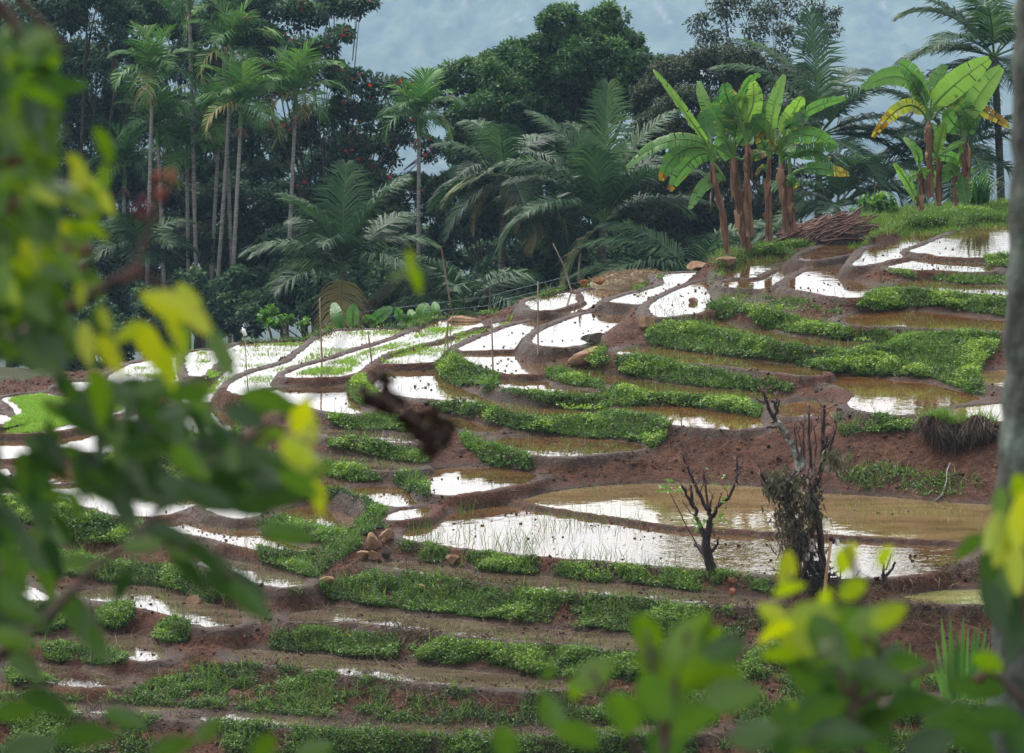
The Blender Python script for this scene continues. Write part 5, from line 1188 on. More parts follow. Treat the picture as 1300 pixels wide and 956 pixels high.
limb(b, c4, g, [(546,130,6),(556,110,4),(558,88,3)], jd=.15)
limb(b, c4, g, [(500,105,4),(475,95,3),(458,82,2)], jd=.15)
limb(b, c4, g, [(548,208,6),(520,205,5),(505,200,3)], jd=.15)
limb(b, c4, g, [(600,545,12),(560,500,9),(525,470,8),(500,430,7),(480,400,4)])
limb(b, c4, g, [(700,800,14),(680,700,13),(690,640,12),(718,580,10)])
for (x0, y0, x1, y1, r) in [(640,345,622,190,4),(655,330,640,210,4.5),(668,340,662,160,5),(690,380,688,110,6),(678,300,690,170,4),(712,330,705,190,4),(705,240,722,150,3.5),(735,330,760,240,7),(760,330,800,180,7),(755,290,775,250,5),(690,470,680,380,5),(740,260,728,130,5),(770,350,812,290,3.5),(700,450,660,300,4),(720,420,770,340,5),(650,300,660,230,3),(712,420,700,330,6),(690,400,662,330,4),(640,320,628,260,3)]:
    limb(b_ if r < 6 else b, c4, g, [(x0, y0, r * 1.15), ((x0 + x1) / 2 + rng.uniform(-6, 6), (y0 + y1) / 2, r * .85), (x1, y1, r * .55)], jd=.6)
for k in range(150):      # thin dry shoots round the clump
    x0, y0 = rng.uniform(540, 720), rng.uniform(420, 760); a = rng.uniform(-2.6, -.5); l = rng.uniform(30, 110)
    limb(b_, c4, g, [(x0, y0, 2.6), (x0 + l * .5 * math.cos(a), y0 + l * .5 * math.sin(a), 2.2), (x0 + l * math.cos(a), y0 + l * math.sin(a) * .8 + 8, 1.3)], jd=.6)
LIM = [(490,60),(540,100),(560,110),(600,260),(640,220),(660,200),(690,150),(745,130),(738,260),(725,420),(700,480),(560,500),(500,430),(525,470),(790,220),(715,560),(690,300),(620,300),(480,410)]
for k in range(80):
    x0, y0 = LIM[rng.integers(len(LIM))]; a = R(rng.normal(90, 32)); l = rng.uniform(18, 62)
    limb(b_, c4, g, [(x0, y0, 2.4), (x0 + l * .5 * math.cos(a) + rng.uniform(-4, 4), y0 - l * .5 * math.sin(a), 1.9), (x0 + l * math.cos(a), y0 - l * math.sin(a), 1.1)], jd=.4)
b.obj('trunk', M['dead_bark'], root, True, g).location = (0, 0, 0)
lc.obj('lichen_limb', M['lichen_bark'], root, True, g).location = (0, 0, 0)
b_.obj('twigs', M['twig'], root, True, g).location = (0, 0, 0)
lb = Buf()
for (x, y, rx, ry, n, lo) in [(600,440,80,75,210,.4),(560,420,60,40,130,.45),(620,520,80,80,170,.35),(600,600,60,70,100,.3),(640,680,55,70,200,.12),(700,520,35,60,120,.3),(530,430,40,30,110,.35),(800,330,45,35,80,.6),(770,320,40,40,50,.5),(810,370,30,20,40,.6)]:
    q = rng.standard_normal((n, 2)) * .55
    pos = np.array([at(*c4(x + a * rx, y + c_ * ry), g[1] + rng.uniform(-.6, .6)) for a, c_ in q])
    lb.leaves(pos, unit(np.stack([rng.standard_normal(n) * .5, rng.standard_normal(n) * .5, -.9 + .4 * rng.standard_normal(n)], 1)), unit(rng.standard_normal((n, 3)) + [0, -.5, .6]), .12 + .10 * rng.random(n), .035 + .025 * rng.random(n), np.clip(rng.normal(lo, .16, n), 0, 1))
lb.obj('leaves', M['olive_leaf'], root, False, g).location = (0, 0, 0)
db = Buf(); n = 500
q = rng.standard_normal((n, 2))
pos = np.array([at(*c4(640 + a * 40, 690 + c_ * 70), g[1] + rng.uniform(-.4, .4)) for a, c_ in q])
db.blades(pos, pos + np.stack([rng.standard_normal(n) * .10, rng.standard_normal(n) * .10, -.25 + .15 * rng.standard_normal(n)], 1), .016, np.clip(rng.normal(.4, .25, n), 0, 1))
db.obj('dry_leaves', M['straw'], root, False, g).location = (0, 0, 0)

g = hit(1123, 741); root = thing('dead_tree', 'tiny dead stump with three short arms on the right end of the pond bank', 'dead tree', g, 'pollarded dead trees')
def px_(x, y): return x, y
b = Buf()
limb(b, px_, g, [(1126,748,13),(1124,738,11),(1122,728,9)], jd=0)
limb(b, px_, g, [(1122,734,8),(1130,724,6),(1137,714,5)], jd=.2)
limb(b, px_, g, [(1122,730,7),(1121,718,5),(1122,704,3)], jd=.2)
limb(b, px_, g, [(1123,736,6),(1119,731,5)], jd=.1)
limb(b, px_, g, [(1124,724,4),(1129,712,3),(1132,702,2)], jd=.2)
b.obj('trunk', M['dead_bark'], root, True, g).location = (0, 0, 0)

# debris and bits hung at the foot of the larger dead tree
g2 = hit(1040, 745); root = thing('debris_pile', 'heap of dark sticks and trash under the larger pollarded tree', 'debris pile', g2)
b = Buf()
for k in range(120):
    p = at(1030 + rng.normal(0, 22), 742 + rng.normal(0, 9), g2[1] + rng.uniform(-.4, .3)); d = unit(rng.standard_normal(3) * [1, .6, .5]); l = rng.uniform(.1, .35)
    b.tube([p - d * l, p, p + d * l], rng.uniform(.006, .016), 4, rng.random())
b.obj('sticks', M['dead_bark'], root, False, g2).location = (0, 0, 0)
stake('orange brown bamboo pole leaning upright beside the larger pollarded tree', [(1045,764),(1049,730),(1055,688)], r=.035, mat='bamboo')
stake('grey pole leaning low across the foot of the larger pollarded tree', [(1010,730),(1024,714),(1034,700)], r=.05, mat='wood')
stake('thin horizontal stick hung between the larger pollarded tree and the bamboo pole', [(1048,692),(1058,686),(1066,682)], D=g2[1], r=.02, mat='wood')
def rag(name, label, x0, y0, x1, y1, mat, cat):
    D = g2[1] - .1; n = 6; b = Buf()
    u, v = np.meshgrid(np.linspace(0, 1, n), np.linspace(0, 1, n))
    wd = .5 + .5 * np.sin(v * 2.4 + .4)
    V = np.array([at(x0 + (x1 - x0) * (.5 + (uu - .5) * ww), y0 + (y1 - y0) * vv, D + .08 * math.sin(uu * 7 + vv * 3)) for uu, vv, ww in zip(u.ravel(), v.ravel(), wd.ravel())])
    i = np.arange(n - 1)[:, None] * n + np.arange(n - 1)[None]
    Q = np.stack([i, i + n, i + n + 1, i + 1], -1).reshape(-1, 4)
    b.add(V, Q); back = V + [0, .03, 0]; b.add(back, Q[:, ::-1]); c = V.mean(0)
    tag(b.obj(name, M[mat], None, True, c), label, cat)
rag('cloth', 'pale pink rag hanging from the larger pollarded tree', 1026, 684, 1034, 700, 'pink', 'rag')
rag('plastic_bag', 'white plastic scrap low on the larger pollarded tree', 1022, 701, 1028, 712, 'plastic', 'bag')
rag('plastic_bag', 'black plastic bag between the stems of the larger pollarded tree', 1024, 712, 1046, 728, 'black', 'bag')
rag('plastic_bag', 'small white scrap caught by the bamboo pole', 1060, 685, 1066, 693, 'plastic', 'bag')
rag('plastic_bag', 'black scrap beside the white scrap by the bamboo pole', 1053, 683, 1060, 690, 'black', 'bag')

# overhanging dry tuft on the earth bank
g = hit(1215, 545); root = thing('grass_tussock', 'big shaggy tussock of dark dry grass hanging over the red bank', 'grass tussock', g)
b = Buf(); n = 5200
x0 = 1168 + 95 * rng.random(n); y0 = 532 + 8 * rng.random(n) + 6 * np.sin(x0 * .1)
pos = np.array([at(a, c_, g[1] + rng.uniform(-.35, .25)) for a, c_ in zip(x0, y0)])
ln = (.25 + .50 * rng.random(n)) * (.55 + .45 * np.sin((x0 - 1160) / 105 * math.pi))
ln *= .35 + .9 * fbm(x0, x0 * 0, 6.0, 5)
tip = pos + np.stack([.14 * rng.standard_normal(n), -.25 - .25 * rng.random(n), -ln], 1)
b.blades(pos, tip, .016, np.clip(rng.normal(.18, .16, n) + .5 * (rng.random(n) < .10), 0, 1)); b.obj('hanging_grass', M['straw'], root, False, g).location = (0, 0, 0)
b = Buf(); n = 900
x0 = np.concatenate([1180 + 22 * rng.random(n // 2), 1165 + 100 * rng.random(n - n // 2)]); 
pos = np.array([at(a, 534 + rng.uniform(-3, 10), g[1] + rng.uniform(-.3, .2)) for a in x0])
b.blades(pos, pos + np.stack([.12 * rng.standard_normal(n), -.1 * rng.random(n), .10 + .25 * rng.random(n)], 1), .018, np.clip(rng.normal(.6, .25, n), 0, 1)); b.obj('green_grass', M['grassblade'], root, False, g).location = (0, 0, 0)

# little spills of water over the banks
M['spill'] = flat('spill_water', (.14, .135, .13), .2, .6)
for pts in ([(1079,421),(1077,427),(1076,434)], [(1206,588),(1202,598),(1201,612),(1196,628),(1186,637)]):
    gg = hit(*pts[-1]); b = Buf(); P = []
    for a, c_ in pts:
        q = hit(a, c_); P.append(q + np.array([0, -.06, .02]))
    b.tube(np.array(P), [.014] * len(P), 5, jit=.8)
    tag(b.obj('water_trickle', M['spill'], None, True, P[0]), kind='structure')

# ------------------------------------------------------------------ near foliage (in front of the focus)
M['near_leaf'] = leafmat('near_leaf', [(0, (.007, .018, .007)), (.25, (.022, .052, .013)), (.45, (.055, .105, .019)), (.65, (.085, .15, .014)), (.85, (.19, .255, .014)), (1, (.29, .32, .02))], .35, .35, .45, noise=.12, nscale=45.0)
M['near_stem'] = roughmat('shrub_stem', [(.3, (.035, .022, .018)), (.7, (.10, .07, .055))], 20, .8, .3)
M['berry'] = roughmat('dried_flower', [(.3, (.010, .005, .004)), (.7, (.030, .013, .008))], 30, .8, .3)
M['berry_red'] = roughmat('red_berry', [(.3, (.12, .022, .010)), (.7, (.22, .055, .018))], 30, .6, .2)
M['berry_dark'] = roughmat('maroon_berry', [(.3, (.05, .006, .012)), (.7, (.10, .015, .022))], 30, .6, .2)

def near_leaf(b, px, py, lpx, ang, tint, D, wide=.42, twist=None):
    """broad pointed leaf centred at a pixel, tip towards ang (deg, 90 = up in the photo)"""
    L = lpx / F * D; n = 8; t = np.linspace(0, 1, n)
    a = R(ang); dep = rng.uniform(-.5, .5)
    d = unit(np.array([math.cos(a), dep, math.sin(a)])); view = np.array([0, 1.0, 0])
    s = unit(np.cross(d, view)); nn = np.cross(s, d)
    tw = rng.uniform(-.7, .7) if twist is None else twist
    s = unit(s * math.cos(tw) + nn * math.sin(tw)); nn = np.cross(s, d)
    c = at(px, py, D) - d * L * .5
    mid = c + d * (t * L)[:, None] - nn * (L * .22 * (t - .3) ** 2)[:, None] + np.array([0, 0, -.10 * L]) * (t ** 2)[:, None]
    w = wide * L * .5 * np.sin(np.pi * np.clip(t, .0, 1) ** .85) ** .8
    lf = mid + s * w[:, None] + nn * (w * .25)[:, None]; rt = mid - s * w[:, None] + nn * (w * .25)[:, None]
    V = np.concatenate([lf, mid, rt]); q = []
    for k in range(n - 1):
        q += [[k, k + 1, n + k + 1, n + k], [n + k, n + k + 1, 2 * n + k + 1, 2 * n + k]]
    tn = np.clip(tint + np.concatenate([np.full(n, -.02), np.full(n, .06), np.full(n, .02)]), 0, 1)
    b.add(V, q, tn)
def near_branch(b, pts, D, r0, r1):
    P = np.array([at(x, y, D + dd) for x, y, dd in [(p[0], p[1], p[2] if len(p) > 2 else 0) for p in pts]])
    n = len(P); t = np.linspace(0, n - 1, n * 4); P2 = np.stack([np.interp(t, np.arange(n), P[:, k]) for k in range(3)], 1)
    b.tube(P2, np.linspace(r0, r1, len(P2)), 6, jit=.15)
def berries(px, py, rpx, D, n, mat, parent, g, name='berry_cluster'):
    b = Buf()
    for k in range(n):
        c = at(px + rng.normal(0, rpx * .5), py + rng.normal(0, rpx * .5), D + rng.normal(0, .01)); r = rpx * .45 / F * D
        b.tube([c + [0, 0, -r], c + [0, 0, -r * .6], c, c + [0, 0, r * .6], c + [0, 0, r]], [r * .2, r * .8, r, r * .8, r * .2], 7)
    o = b.obj(name, M[mat], parent, True, g); o.location = (0, 0, 0); return o

D0 = 5.4
g = np.array([-1.9, D0, float(gz(-1.9, D0))])
root = thing('shrub', 'out of focus leafy shrub in the left foreground with yellow green young leaves', 'shrub', g)
lb = Buf(); sb = Buf()
LL = [ # px, py, length px, angle, tint
 (63,96,85,-10,.18),(25,105,70,40,.40),(12,75,70,80,.35),(88,108,70,10,.2),(55,60,60,60,.25),(30,150,75,-60,.35),(10,180,70,-80,.3),(60,150,70,-30,.2),
 (54,205,66,20,.5),(17,213,48,30,.85),(104,236,84,-78,.95),(100,212,60,-40,.85),(38,252,62,-50,.78),(58,247,58,-20,.8),(8,263,60,-70,.7),(42,290,70,-60,.6),
 (80,297,76,-60,.92),(84,312,60,-40,.8),(54,318,64,-70,.68),(12,293,70,-60,.4),(20,335,70,-60,.5),(38,355,66,-30,.3),(5,355,70,-80,.45),(70,345,60,-20,.25),(100,345,60,-10,.22),
 (226,388,96,-20,1.0),(206,384,80,150,.95),(251,403,74,-40,.92),(240,372,50,-30,.85),(110,435,70,-85,.95),(140,448,66,-60,.9),(190,437,84,-70,.93),(213,463,76,-75,.8),(165,420,64,200,.8),(222,420,60,-60,.85),
 (283,448,84,-62,.42),(233,438,60,-100,.6),(50,455,80,-30,.3),(75,450,70,-70,.18),(125,500,90,-85,.52),(150,490,70,-30,.2),(178,493,94,-8,.14),(196,486,70,20,.32),(236,498,80,10,.3),
 (65,560,76,-85,.32),(100,530,80,-40,.14),(140,537,84,-50,.22),(150,560,76,-80,.42),(175,543,70,-20,.15),(170,585,90,-60,.2),(226,543,76,-85,.22),(223,570,76,-70,.44),(241,583,76,-45,.4),
 (250,600,90,-60,.14),(140,607,70,-85,.16),(309,578,96,12,.2),(345,507,96,-5,.34),(320,518,90,20,.26),(383,525,80,82,.95),(392,546,84,70,.92),(380,570,70,-30,.8),(342,552,60,30,.55),(345,590,96,5,.2),(300,560,80,-10,.14),
 (374,580,70,-40,.84),(396,595,76,10,.46),(404,630,52,-80,.92),(350,628,100,10,.2),(380,612,76,-20,.38),(365,676,86,-8,.3),(330,600,90,-20,.15),
 (58,622,80,-80,.18),(95,638,56,-75,.3),(150,625,94,-80,.12),(163,650,80,-60,.22),(208,612,84,-50,.14),(230,618,84,-20,.18),(263,630,100,-15,.14),(300,618,90,0,.2),(313,640,96,-10,.16),(280,600,80,10,.14),
 (182,690,66,10,.46),(226,695,70,-20,.44),(213,675,80,-10,.16),(258,702,66,-25,.14),(238,722,74,-40,.10),(301,740,110,-15,.14),(318,760,84,-50,.22),(275,715,70,-20,.2),
 (15,760,96,-50,.28),(28,776,80,-20,.3),(58,735,66,-75,.38),(18,808,76,-10,.42),(98,780,86,-65,.28),(113,798,80,-80,.22),(125,815,60,-60,.24),(155,742,60,-115,.1),(15,722,80,-60,.32),(100,712,56,0,.42),(40,700,80,-40,.2),(80,670,70,-60,.18),
 (30,840,80,-30,.3),(60,890,90,-20,.2),(20,900,90,30,.3),(110,930,90,10,.25),(160,910,80,-20,.3),(220,945,90,20,.35),(40,945,90,10,.25),(265,925,70,40,.4),(335,945,90,60,.42),(400,950,80,30,.38),
 (520,332,42,-80,.72),(528,352,50,-75,.6),(505,348,34,200,.4),
]
for px, py, l, a, t in LL:
    near_leaf(lb, px, py, l * rng.uniform(.78, .94), a + rng.uniform(-8, 8), min(1, t + .06), D0 + rng.uniform(-.45, .5))
for k in range(380):     # dense body of the shrub along the frame edge
    x, y = rng.uniform(-60, 62) , rng.uniform(40, 560)
    if rng.random() < .12: x, y = rng.uniform(-60, 110), rng.uniform(390, 520)
    if y > 450 and x > -30: continue
    near_leaf(lb, x, y, rng.uniform(38, 68), rng.uniform(-120, 40), np.clip(rng.normal(.40, .17), .08, .85), D0 + rng.uniform(-.3, .9))
for k in range(10):
    x, y = rng.uniform(-40, 200), rng.uniform(500, 600)
    near_leaf(lb, x, y, rng.uniform(55, 90), rng.uniform(-100, 20), np.clip(rng.normal(.18, .08), .05, .4), D0 + rng.uniform(-.2, .7))
for k in range(44):
    x, y = rng.uniform(10, 135), rng.uniform(180, 420)
    near_leaf(lb, x, y, rng.uniform(36, 62), rng.uniform(-110, 10), np.clip(rng.normal(.6, .2), .1, .95), D0 + rng.uniform(-.2, .5))
for k in range(44):
    near_leaf(lb, rng.uniform(60, 300), rng.uniform(480, 640), rng.uniform(38, 60), rng.uniform(-100, 20), np.clip(rng.normal(.30, .12), .08, .6), D0 + rng.uniform(-.2, .5))
for k in range(230):
    x, y = rng.uniform(-60, 58), rng.uniform(60, 450)
    if rng.random() < .25: x, y = rng.uniform(-50, 70), rng.uniform(560, 800)
    near_leaf(lb, x, y, rng.uniform(44, 72), rng.uniform(-120, 40), np.clip(rng.normal(.20, .09), .05, .45), D0 + rng.uniform(.4, 1.2))
for k in range(30):
    near_leaf(lb, rng.uniform(130, 320), rng.uniform(520, 640), rng.uniform(44, 72), rng.uniform(-80, 20), np.clip(rng.normal(.18, .08), .05, .4), D0 + rng.uniform(-.2, .6))
near_branch(sb, [(-30,458),(20,430),(92,388),(140,360),(172,341)], D0, .011, .005)
near_branch(sb, [(40,800),(63,780),(88,755),(120,720),(160,694),(178,675),(238,612),(276,582),(314,556),(350,535)], D0, .0065, .004)
near_branch(sb, [(-5,0),(18,30),(42,68),(60,120)], D0, .010, .007)
near_branch(sb, [(20,-5),(42,18),(63,40),(85,70)], D0, .006, .003)
near_branch(sb, [(-260,1500,.1),(-150,1100,.1),(-60,900,.1),(0,830),(40,800)], D0, .02, .0065)
near_branch(sb, [(-260,1500,.1),(-170,900,.1),(-90,600,.05),(-30,458)], D0, .022, .011)
near_branch(sb, [(-90,600,.05),(-60,300,.1),(-30,100),(-5,0)], D0, .012, .009)
near_branch(sb, [(172,341),(190,290),(205,245)], D0, .004, .003)
near_branch(sb, [(172,341),(215,370),(260,400)], D0, .004, .003)
near_branch(sb, [(350,535),(400,500),(440,495),(485,502)], D0 + .6, .004, .0025)
near_branch(sb, [(485,502),(515,525),(545,545)], D0 + .9, .003, .002)
near_branch(sb, [(400,500),(440,420),(490,370),(520,340)], D0 + .3, .0022, .0014)
near_branch(sb, [(314,556),(360,560),(395,560)], D0, .004, .003)
near_branch(sb, [(160,694),(220,690),(270,715),(320,750)], D0, .005, .003)
lb.obj('foliage', M['near_leaf'], root, True, g).location = (0, 0, 0)
sb.obj('branches', M['near_stem'], root, True, g).location = (0, 0, 0)
for a in [(208,226,13,5,'berry_red'),(206,247,12,4,'berry_red'),(182,264,13,5,'berry_dark'),(90,332,17,6,'berry_dark'),(12,240,22,6,'berry_dark'),(168,346,10,4,'berry_dark'),(97,855,14,4,'berry_dark'),(275,705,8,2,'berry')]:
    berries(a[0], a[1], a[2], D0 - .05, a[3], a[4], root, g)
# two dried flower heads on a drooping twig
db = Buf()
def dried(cx, cy, r, D, n):
    for k in range(n):
        a = rng.uniform(0, 360); q = rng.random() ** .6 * r
        near_leaf(db, cx + q * math.cos(R(a)), cy + q * math.sin(R(a)) * .8, rng.uniform(18, 32), a, 0, D + rng.uniform(-.05, .05), .55)
dried(490, 508, 20, 6.6, 14); dried(520, 528, 12, 6.6, 6); dried(548, 544, 27, 6.6, 24); dried(488, 482, 7, 6.6, 5); dried(548, 572, 8, 6.6, 4); dried(462, 500, 9, 6.6, 4)
db.obj('dried_flower', M['berry'], root, True, g).location = (0, 0, 0)

D1 = 5.8
g = np.array([.62, D1, float(gz(.62, D1))])
root = thing('shrub', 'out of focus bottom right shrub with yellow green leaf tips before the pollarded tree', 'shrub', g)
lb = Buf(); sb = Buf()
for px, py, l, a, t in [
 (998,718,66,72,.95),(1003,746,58,40,.82),(1075,705,66,70,.88),(1083,745,60,40,.8),(980,775,56,150,.92),(990,797,76,200,.93),(1033,780,86,15,.8),(1013,812,80,-20,.82),(1045,770,60,60,.78),(1053,812,100,-60,.35),(1064,785,96,30,.4),
 (1096,790,80,20,.85),(1112,784,90,18,.62),(1128,778,70,30,.8),(1080,822,90,-50,.5),(1072,846,90,-30,.38),(1102,815,70,-60,.75),(1038,842,90,-100,.35),(1115,855,96,-20,.3),(1150,845,90,10,.3),(1020,862,90,-60,.35),(1064,860,90,-80,.25),
 (1124,703,50,80,.85),(1053,845,60,20,.22),(1090,880,90,-30,.25),(1040,900,100,20,.3),(1120,910,100,40,.28),(1070,930,100,0,.25),(1000,920,90,120,.3),(1160,890,90,20,.25),(1200,905,90,30,.28),(1180,940,90,30,.25),
 (990,830,60,180,.7),(1048,758,50,85,.85)]:
    near_leaf(lb, px, py, l * .88, a + rng.uniform(-8, 8), t, D1 + rng.uniform(-.3, .3), .52)
for k in range(34): near_leaf(lb, rng.uniform(1000, 1130), rng.uniform(800, 960), rng.uniform(48, 74), rng.uniform(-60, 120), np.clip(rng.normal(.3, .14), .1, .7), D1 + rng.uniform(.0, .6), .5)
for p in ([(1180,1500),(1120,1100),(1080,900),(1050,800),(1000,730)], [(1080,900),(1100,800),(1085,720),(1074,690)], [(1080,900),(1150,860),(1200,840)]): near_branch(sb, p, D1, .008, .003)
lb.obj('foliage', M['near_leaf'], root, True, g).location = (0, 0, 0); sb.obj('branches', M['near_stem'], root, True, g).location = (0, 0, 0)
b = Buf(); c = at(1053, 822, D1 - .3)
for k in range(5):
    a = k * 1.256; near_leaf(b, 1053 + 9 * math.cos(a), 822 + 9 * math.sin(a), 18, math.degrees(-a), 1, D1 - .3, .6)
M['petal'] = flat('pale_petal', (.24, .28, .15), .6); b.obj('flower', M['petal'], root, True, g).location = (0, 0, 0)

D2 = 5.2
g = np.array([.22, D2, float(gz(.22, D2))])
root = thing('shrub', 'out of focus pale green leaves of a low shrub at the bottom edge', 'shrub', g)
lb = Buf(); sb = Buf()
for px, py, l, a, t in [(820,802,96,100,.52),(876,812,120,58,.58),(890,806,90,40,.56),(845,842,110,160,.52),(900,852,110,10,.6),(868,862,90,60,.36),(921,822,74,20,.25),(756,852,80,42,.58),(740,866,70,60,.6),(696,853,40,80,.32),(830,880,110,120,.4),(790,900,110,100,.45),(880,910,110,30,.4),(930,880,100,10,.45),(850,935,110,70,.3),(730,930,90,140,.4),(960,930,90,20,.35),(700,900,80,120,.4),(640,940,80,90,.4)]:
    near_leaf(lb, px, py, l * .86, a + rng.uniform(-6, 6), t, D2 + rng.uniform(-.25, .25), .55)
for p in ([(820,1500),(830,1100),(845,950),(860,850),(875,800)], [(845,950),(830,860),(820,800)], [(835,1000),(780,900),(750,850)]): near_branch(sb, p, D2, .007, .003)
lb.obj('foliage', M['near_leaf'], root, True, g).location = (0, 0, 0); sb.obj('branches', M['near_stem'], root, True, g).location = (0, 0, 0)

D3 = 6.4
g = np.array([1.05, D3, float(gz(1.05, D3))])
root = thing('shrub', 'out of focus sprig with yellow green leaves against the big right edge trunk', 'shrub', g)
lb = Buf(); sb = Buf()
for px, py, l, a, t in [(1273,684,66,-100,.92),(1262,673,60,-110,.85),(1279,702,66,-95,.92),(1291,722,66,-95,.92),(1296,660,84,-100,.96),(1290,688,66,-80,.88),(1258,716,70,-100,.28),(1231,692,50,-150,.36),(1281,742,66,-85,.35),(1292,792,90,-95,.2),(1253,838,60,150,.62),(1262,766,70,-70,.2),(1300,740,80,-80,.5),(1296,625,60,-80,.75),(1240,870,80,170,.3),(1260,910,90,160,.25),(1230,935,90,150,.28),(1295,935,90,120,.22),(1270,640,50,-100,.6)]:
    near_leaf(lb, px, py, l, a + rng.uniform(-6, 6), t, D3 + rng.uniform(-.3, .3), .46)
for p in ([(1330,1500),(1320,1100),(1310,900),(1300,760),(1296,620)], [(1310,900),(1270,860),(1246,850)]): near_branch(sb, p, D3, .008, .003)
lb.obj('foliage', M['near_leaf'], root, True, g).location = (0, 0, 0); sb.obj('branches', M['near_stem'], root, True, g).location = (0, 0, 0)
berries(1247, 852, 13, D3, 4, 'berry_dark', root, g)

# small palm with stiff blades, at mid distance
DP = 25.0; c = at(1190, 905, DP); g = np.array([c[0], DP, float(gz(c[0], DP))])
root = thing('palm_sapling', 'small palm with stiff upright green blades in front of the right end of the bank', 'palm plant', g)
b = Buf(); b.tube(bez(g - [0, 0, .1], (g + c) / 2, c, 8), np.linspace(.09, .05, 8), 8); b.obj('trunk', M['palm_trunk_dark'], root, True, g).location = (0, 0, 0)
for (bx, by), tips in [((1218,890), [(1188,813),(1195,783),(1206,779),(1215,800),(1223,781),(1229,800),(1238,795),(1244,792),(1252,797),(1256,815),(1205,800),(1200,830),(1184,838),(1262,830)]),
                       ((1160,885), [(1131,814),(1138,812),(1146,812),(1155,816),(1126,824),(1150,830),(1163,828),(1120,840),(1168,842),(1141,822)])]:
    b = Buf(); p0 = at(bx, by, DP); b.tube([c, (c + p0) / 2, p0], .02, 5, .6)
    for k, (tx, ty) in enumerate(tips):
        st = p0 + (at(tx, by - 6, DP) - p0) * .55; tip = at(tx, ty, DP + rng.uniform(-.12, .12)); sd = np.array([.016, rng.uniform(-.008, .008), 0]); md = st * .45 + tip * .55
        tn = np.clip(rng.normal(.6, .12), 0, 1)
        b.add([st - sd * .7, st + sd * .7, md + sd, md - sd, tip + sd * .15, tip - sd * .15], [[0, 1, 2, 3], [3, 2, 4, 5]], tn)
    b.obj('frond', M['areca'], root, False, g).location = (0, 0, 0)

# near trunk at the right edge
DT = 11.0
M['near_bark'] = roughmat('pale_lichen_trunk', [(.32, (.012, .013, .011)), (.46, (.034, .037, .031)), (.58, (.062, .070, .058)), (.70, (.13, .165, .135))], 5.0, .9, .8, stretch=(1, 1, .7), bscale=18)
ed = [(1292,-60),(1288,60),(1281,250),(1276,420),(1268,560),(1262,660),(1257,780),(1250,900),(1244,1000)]
rpx = [62,63,65,67,70,72,75,79,84]
P = [at(x + r, y, DT) for (x, y), r in zip(ed, rpx)]; rad = [r / F * DT for r in rpx]
gx = P[-1][0]; gg = np.array([gx, DT, float(gz(gx, DT))])
P = P + [gg * .5 + P[-1] * .5, gg - [0, 0, .2]]; rad = rad + [.21, .25]
P = [P[0] + [.05, 0, 2.5], P[0] + [.02, 0, 1.2]] + P; rad = [.12, .13] + rad
P = np.array(P); t = np.linspace(0, len(P) - 1, 90)
P2 = np.stack([np.interp(t, np.arange(len(P)), P[:, k]) for k in range(3)], 1); r2 = np.interp(t, np.arange(len(P)), rad) * (1 + .03 * np.sin(np.arange(90) * 1.7) + .02 * rng.standard_normal(90))
root = thing('tree', 'thick grey lichen spotted trunk standing close at the right edge', 'tree', gg)
b = Buf(); b.tube(P2, r2, 20, jit=.04); b.obj('trunk', M['near_bark'], root, True, gg).location = (0, 0, 0)

# ------------------------------------------------------------------ far wooded hill
hx_ = np.arange(-1100, 1101, 5.0); hy_ = np.concatenate([np.arange(3860, 5000, 6.0), np.arange(5000, 6000, 30.0)])
hX, hY = np.meshgrid(hx_, hy_)
hZ = np.interp(hY, [3860, 4000, 4640, 5500, 6000], [-310, -302, -136, 156, 110]) + (fbm(hX, hY / 2, 300, 201, 2) - .5) * 50 * sstep(3920, 4120, hY)
lump = fbm(hX, hY / 2.8, 20, 211, 3)
hZ = hZ + vnoise(hX, hY / 2.5, 55, 215) * 14 + lump * 16
hZ = np.minimum(hZ, 176)
Rk = np.zeros(hX.shape); QX, QY = to_px(hX, hY, hZ)
for (x0, y0, x1, y1, wd) in [(826,-6,840,16,4), (840,14,850,28,2.5), (590,-8,592,20,2), (655,18,662,26,2), (1118,2,1126,14,1.5)]:
    L2 = (x1 - x0) ** 2 + (y1 - y0) ** 2; t = np.clip(((QX - x0) * (x1 - x0) + (QY - y0) * (y1 - y0)) / L2, 0, 1)
    dd = np.hypot(QX - x0 - t * (x1 - x0), QY - y0 - t * (y1 - y0)); Rk = np.maximum(Rk, np.clip(1.3 - dd / wd, 0, 1))
m, nt, out = newmat('far_forest'); a = N(nt, 'Attribute', attribute_name='rock'); gg_ = N(nt, 'NewGeometry')
nz = N(nt, 'TexNoise', Scale=.03, Detail=8.0, Roughness=.75); mpg = N(nt, 'Mapping'); mpg.inputs['Scale'].default_value = (1, .35, 1); nt.links.new(gg_.outputs['Position'], mpg.inputs[0]); nt.links.new(mpg.outputs[0], nz.inputs['Vector'])
col = ramp(nt, nz.outputs[0], [(.36, (.012, .024, .014)), (.5, (.050, .075, .038)), (.64, (.105, .13, .065))])
mxr = N(nt, 'MixRGB'); nt.links.new(a.outputs['Fac'], mxr.inputs[0]); nt.links.new(col, mxr.inputs[1]); mxr.inputs[2].default_value = (.20, .185, .17, 1)
p = N(nt, 'BsdfPrincipled', Roughness=.9); nt.links.new(mxr.outputs[0], p.inputs['Base Color']); nt.links.new(p.outputs[0], out.inputs[0])
tag(make_grid('hill', hx_, hy_, hZ, m, {'rock': Rk}), 'hazy wooded hillside across the valley', 'hill', kind='structure')

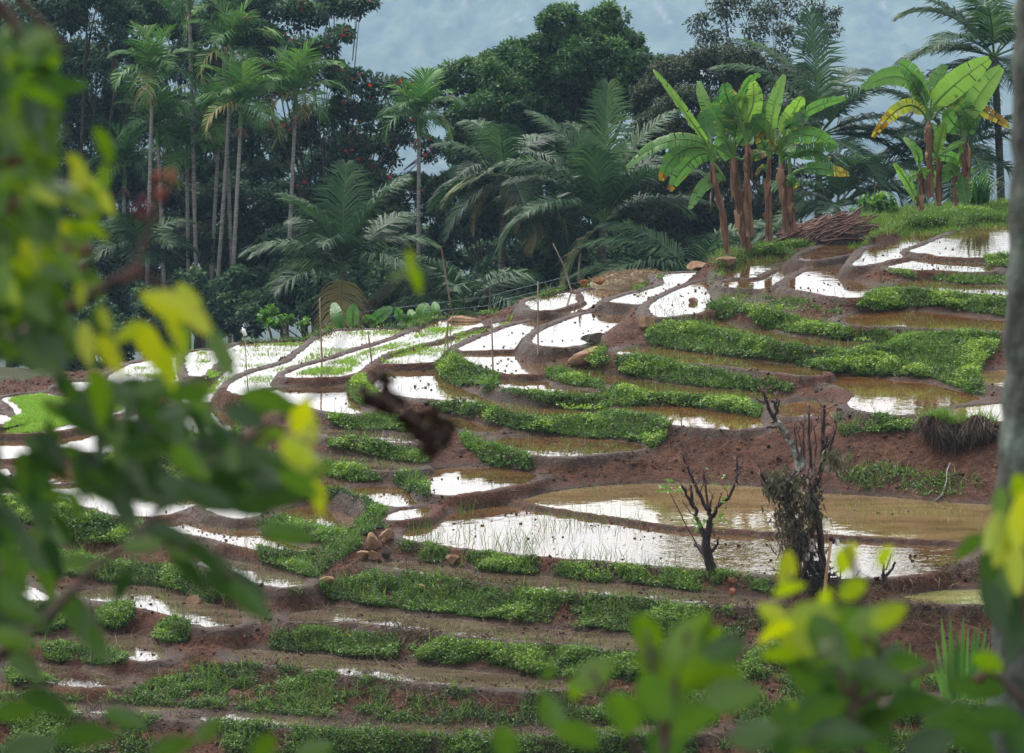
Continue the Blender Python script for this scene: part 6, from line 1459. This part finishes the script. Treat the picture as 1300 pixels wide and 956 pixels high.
# ------------------------------------------------------------------ haze
def box(name, x0, x1, y0, y1, z0, z1, mat):
    v = [(x, y, z) for z in (z0, z1) for y in (y0, y1) for x in (x0, x1)]
    f = [(0, 2, 3, 1), (4, 5, 7, 6), (0, 1, 5, 4), (2, 6, 7, 3), (0, 4, 6, 2), (1, 3, 7, 5)]
    me = bpy.data.meshes.new(name); me.from_pydata(v, [], f); me.materials.append(mat)
    o = bpy.data.objects.new(name, me); COL.objects.link(o); return o
m, nt, out = newmat('haze'); pv = N(nt, 'VolumePrincipled')
pv.inputs['Color'].default_value = (.27, .405, .55, 1); pv.inputs['Density'].default_value = HAZE; pv.inputs['Anisotropy'].default_value = .0
nt.links.new(pv.outputs[0], out.inputs['Volume'])
zmin = min(float(Zg.min()), float(hZ.min())) - 1
tag(box('haze', XS[0] - 5, XS[-1] + 5, YS[0] - 5, YS[-1] + 5, zmin, 184, m), 'pale blue haze filling the valley', 'haze', kind='stuff')

# ------------------------------------------------------------------ world, sun, camera
w = bpy.data.worlds.new('World'); SC.world = w; w.use_nodes = True
nt = w.node_tree; nt.nodes.clear(); out = nt.nodes.new('ShaderNodeOutputWorld'); bg = nt.nodes.new('ShaderNodeBackground')
sky = nt.nodes.new('ShaderNodeTexSky'); sky.sky_type = 'NISHITA'; sky.sun_disc = False
SUN_EL, SUN_ROT = R(52), R(-35)
sky.sun_elevation = SUN_EL; sky.sun_rotation = SUN_ROT; sky.air_density = 1.0; sky.dust_density = 4.0; sky.ozone_density = 1.0
hs = N(nt, 'HueSaturation', Saturation=.22); nt.links.new(sky.outputs[0], hs.inputs['Color'])
nt.links.new(hs.outputs[0], bg.inputs[0]); bg.inputs[1].default_value = SKY
nt.links.new(bg.outputs[0], out.inputs[0])
l = bpy.data.lights.new('sun', 'SUN'); l.energy = SUNE; l.angle = R(25); l.color = (1, .96, .9)
so = bpy.data.objects.new('sun', l); COL.objects.link(so)
sd = np.array([math.sin(SUN_ROT) * math.cos(SUN_EL), math.cos(SUN_ROT) * math.cos(SUN_EL), math.sin(SUN_EL)])
from mathutils import Vector
so.rotation_euler = Vector((-sd).tolist()).to_track_quat('-Z', 'Y').to_euler()
cd = bpy.data.cameras.new('camera'); co = bpy.data.objects.new('camera', cd); COL.objects.link(co)
co.location = CAM; co.rotation_euler = (math.pi / 2 - PITCH, 0, 0)
cd.sensor_width = 36; cd.lens = 18 / math.tan(R(7.5)); cd.clip_end = 30000; cd.clip_start = .1
cd.dof.use_dof = True; cd.dof.focus_distance = 85; cd.dof.aperture_fstop = 7.4
SC.camera = co
SC.view_settings.view_transform = 'Standard'; SC.view_settings.look = 'None'; SC.view_settings.exposure = EXPO; SC.view_settings.gamma = 1
SC.render.engine = 'CYCLES'
cy = SC.cycles; cy.use_denoising = True; cy.max_bounces = 7; cy.diffuse_bounces = 3; cy.glossy_bounces = 3; cy.transmission_bounces = 4; cy.volume_bounces = 1; cy.transparent_max_bounces = 8
cy.use_adaptive_sampling = True; cy.adaptive_threshold = .02
try: cy.denoising_prefilter = 'ACCURATE'
except Exception: pass
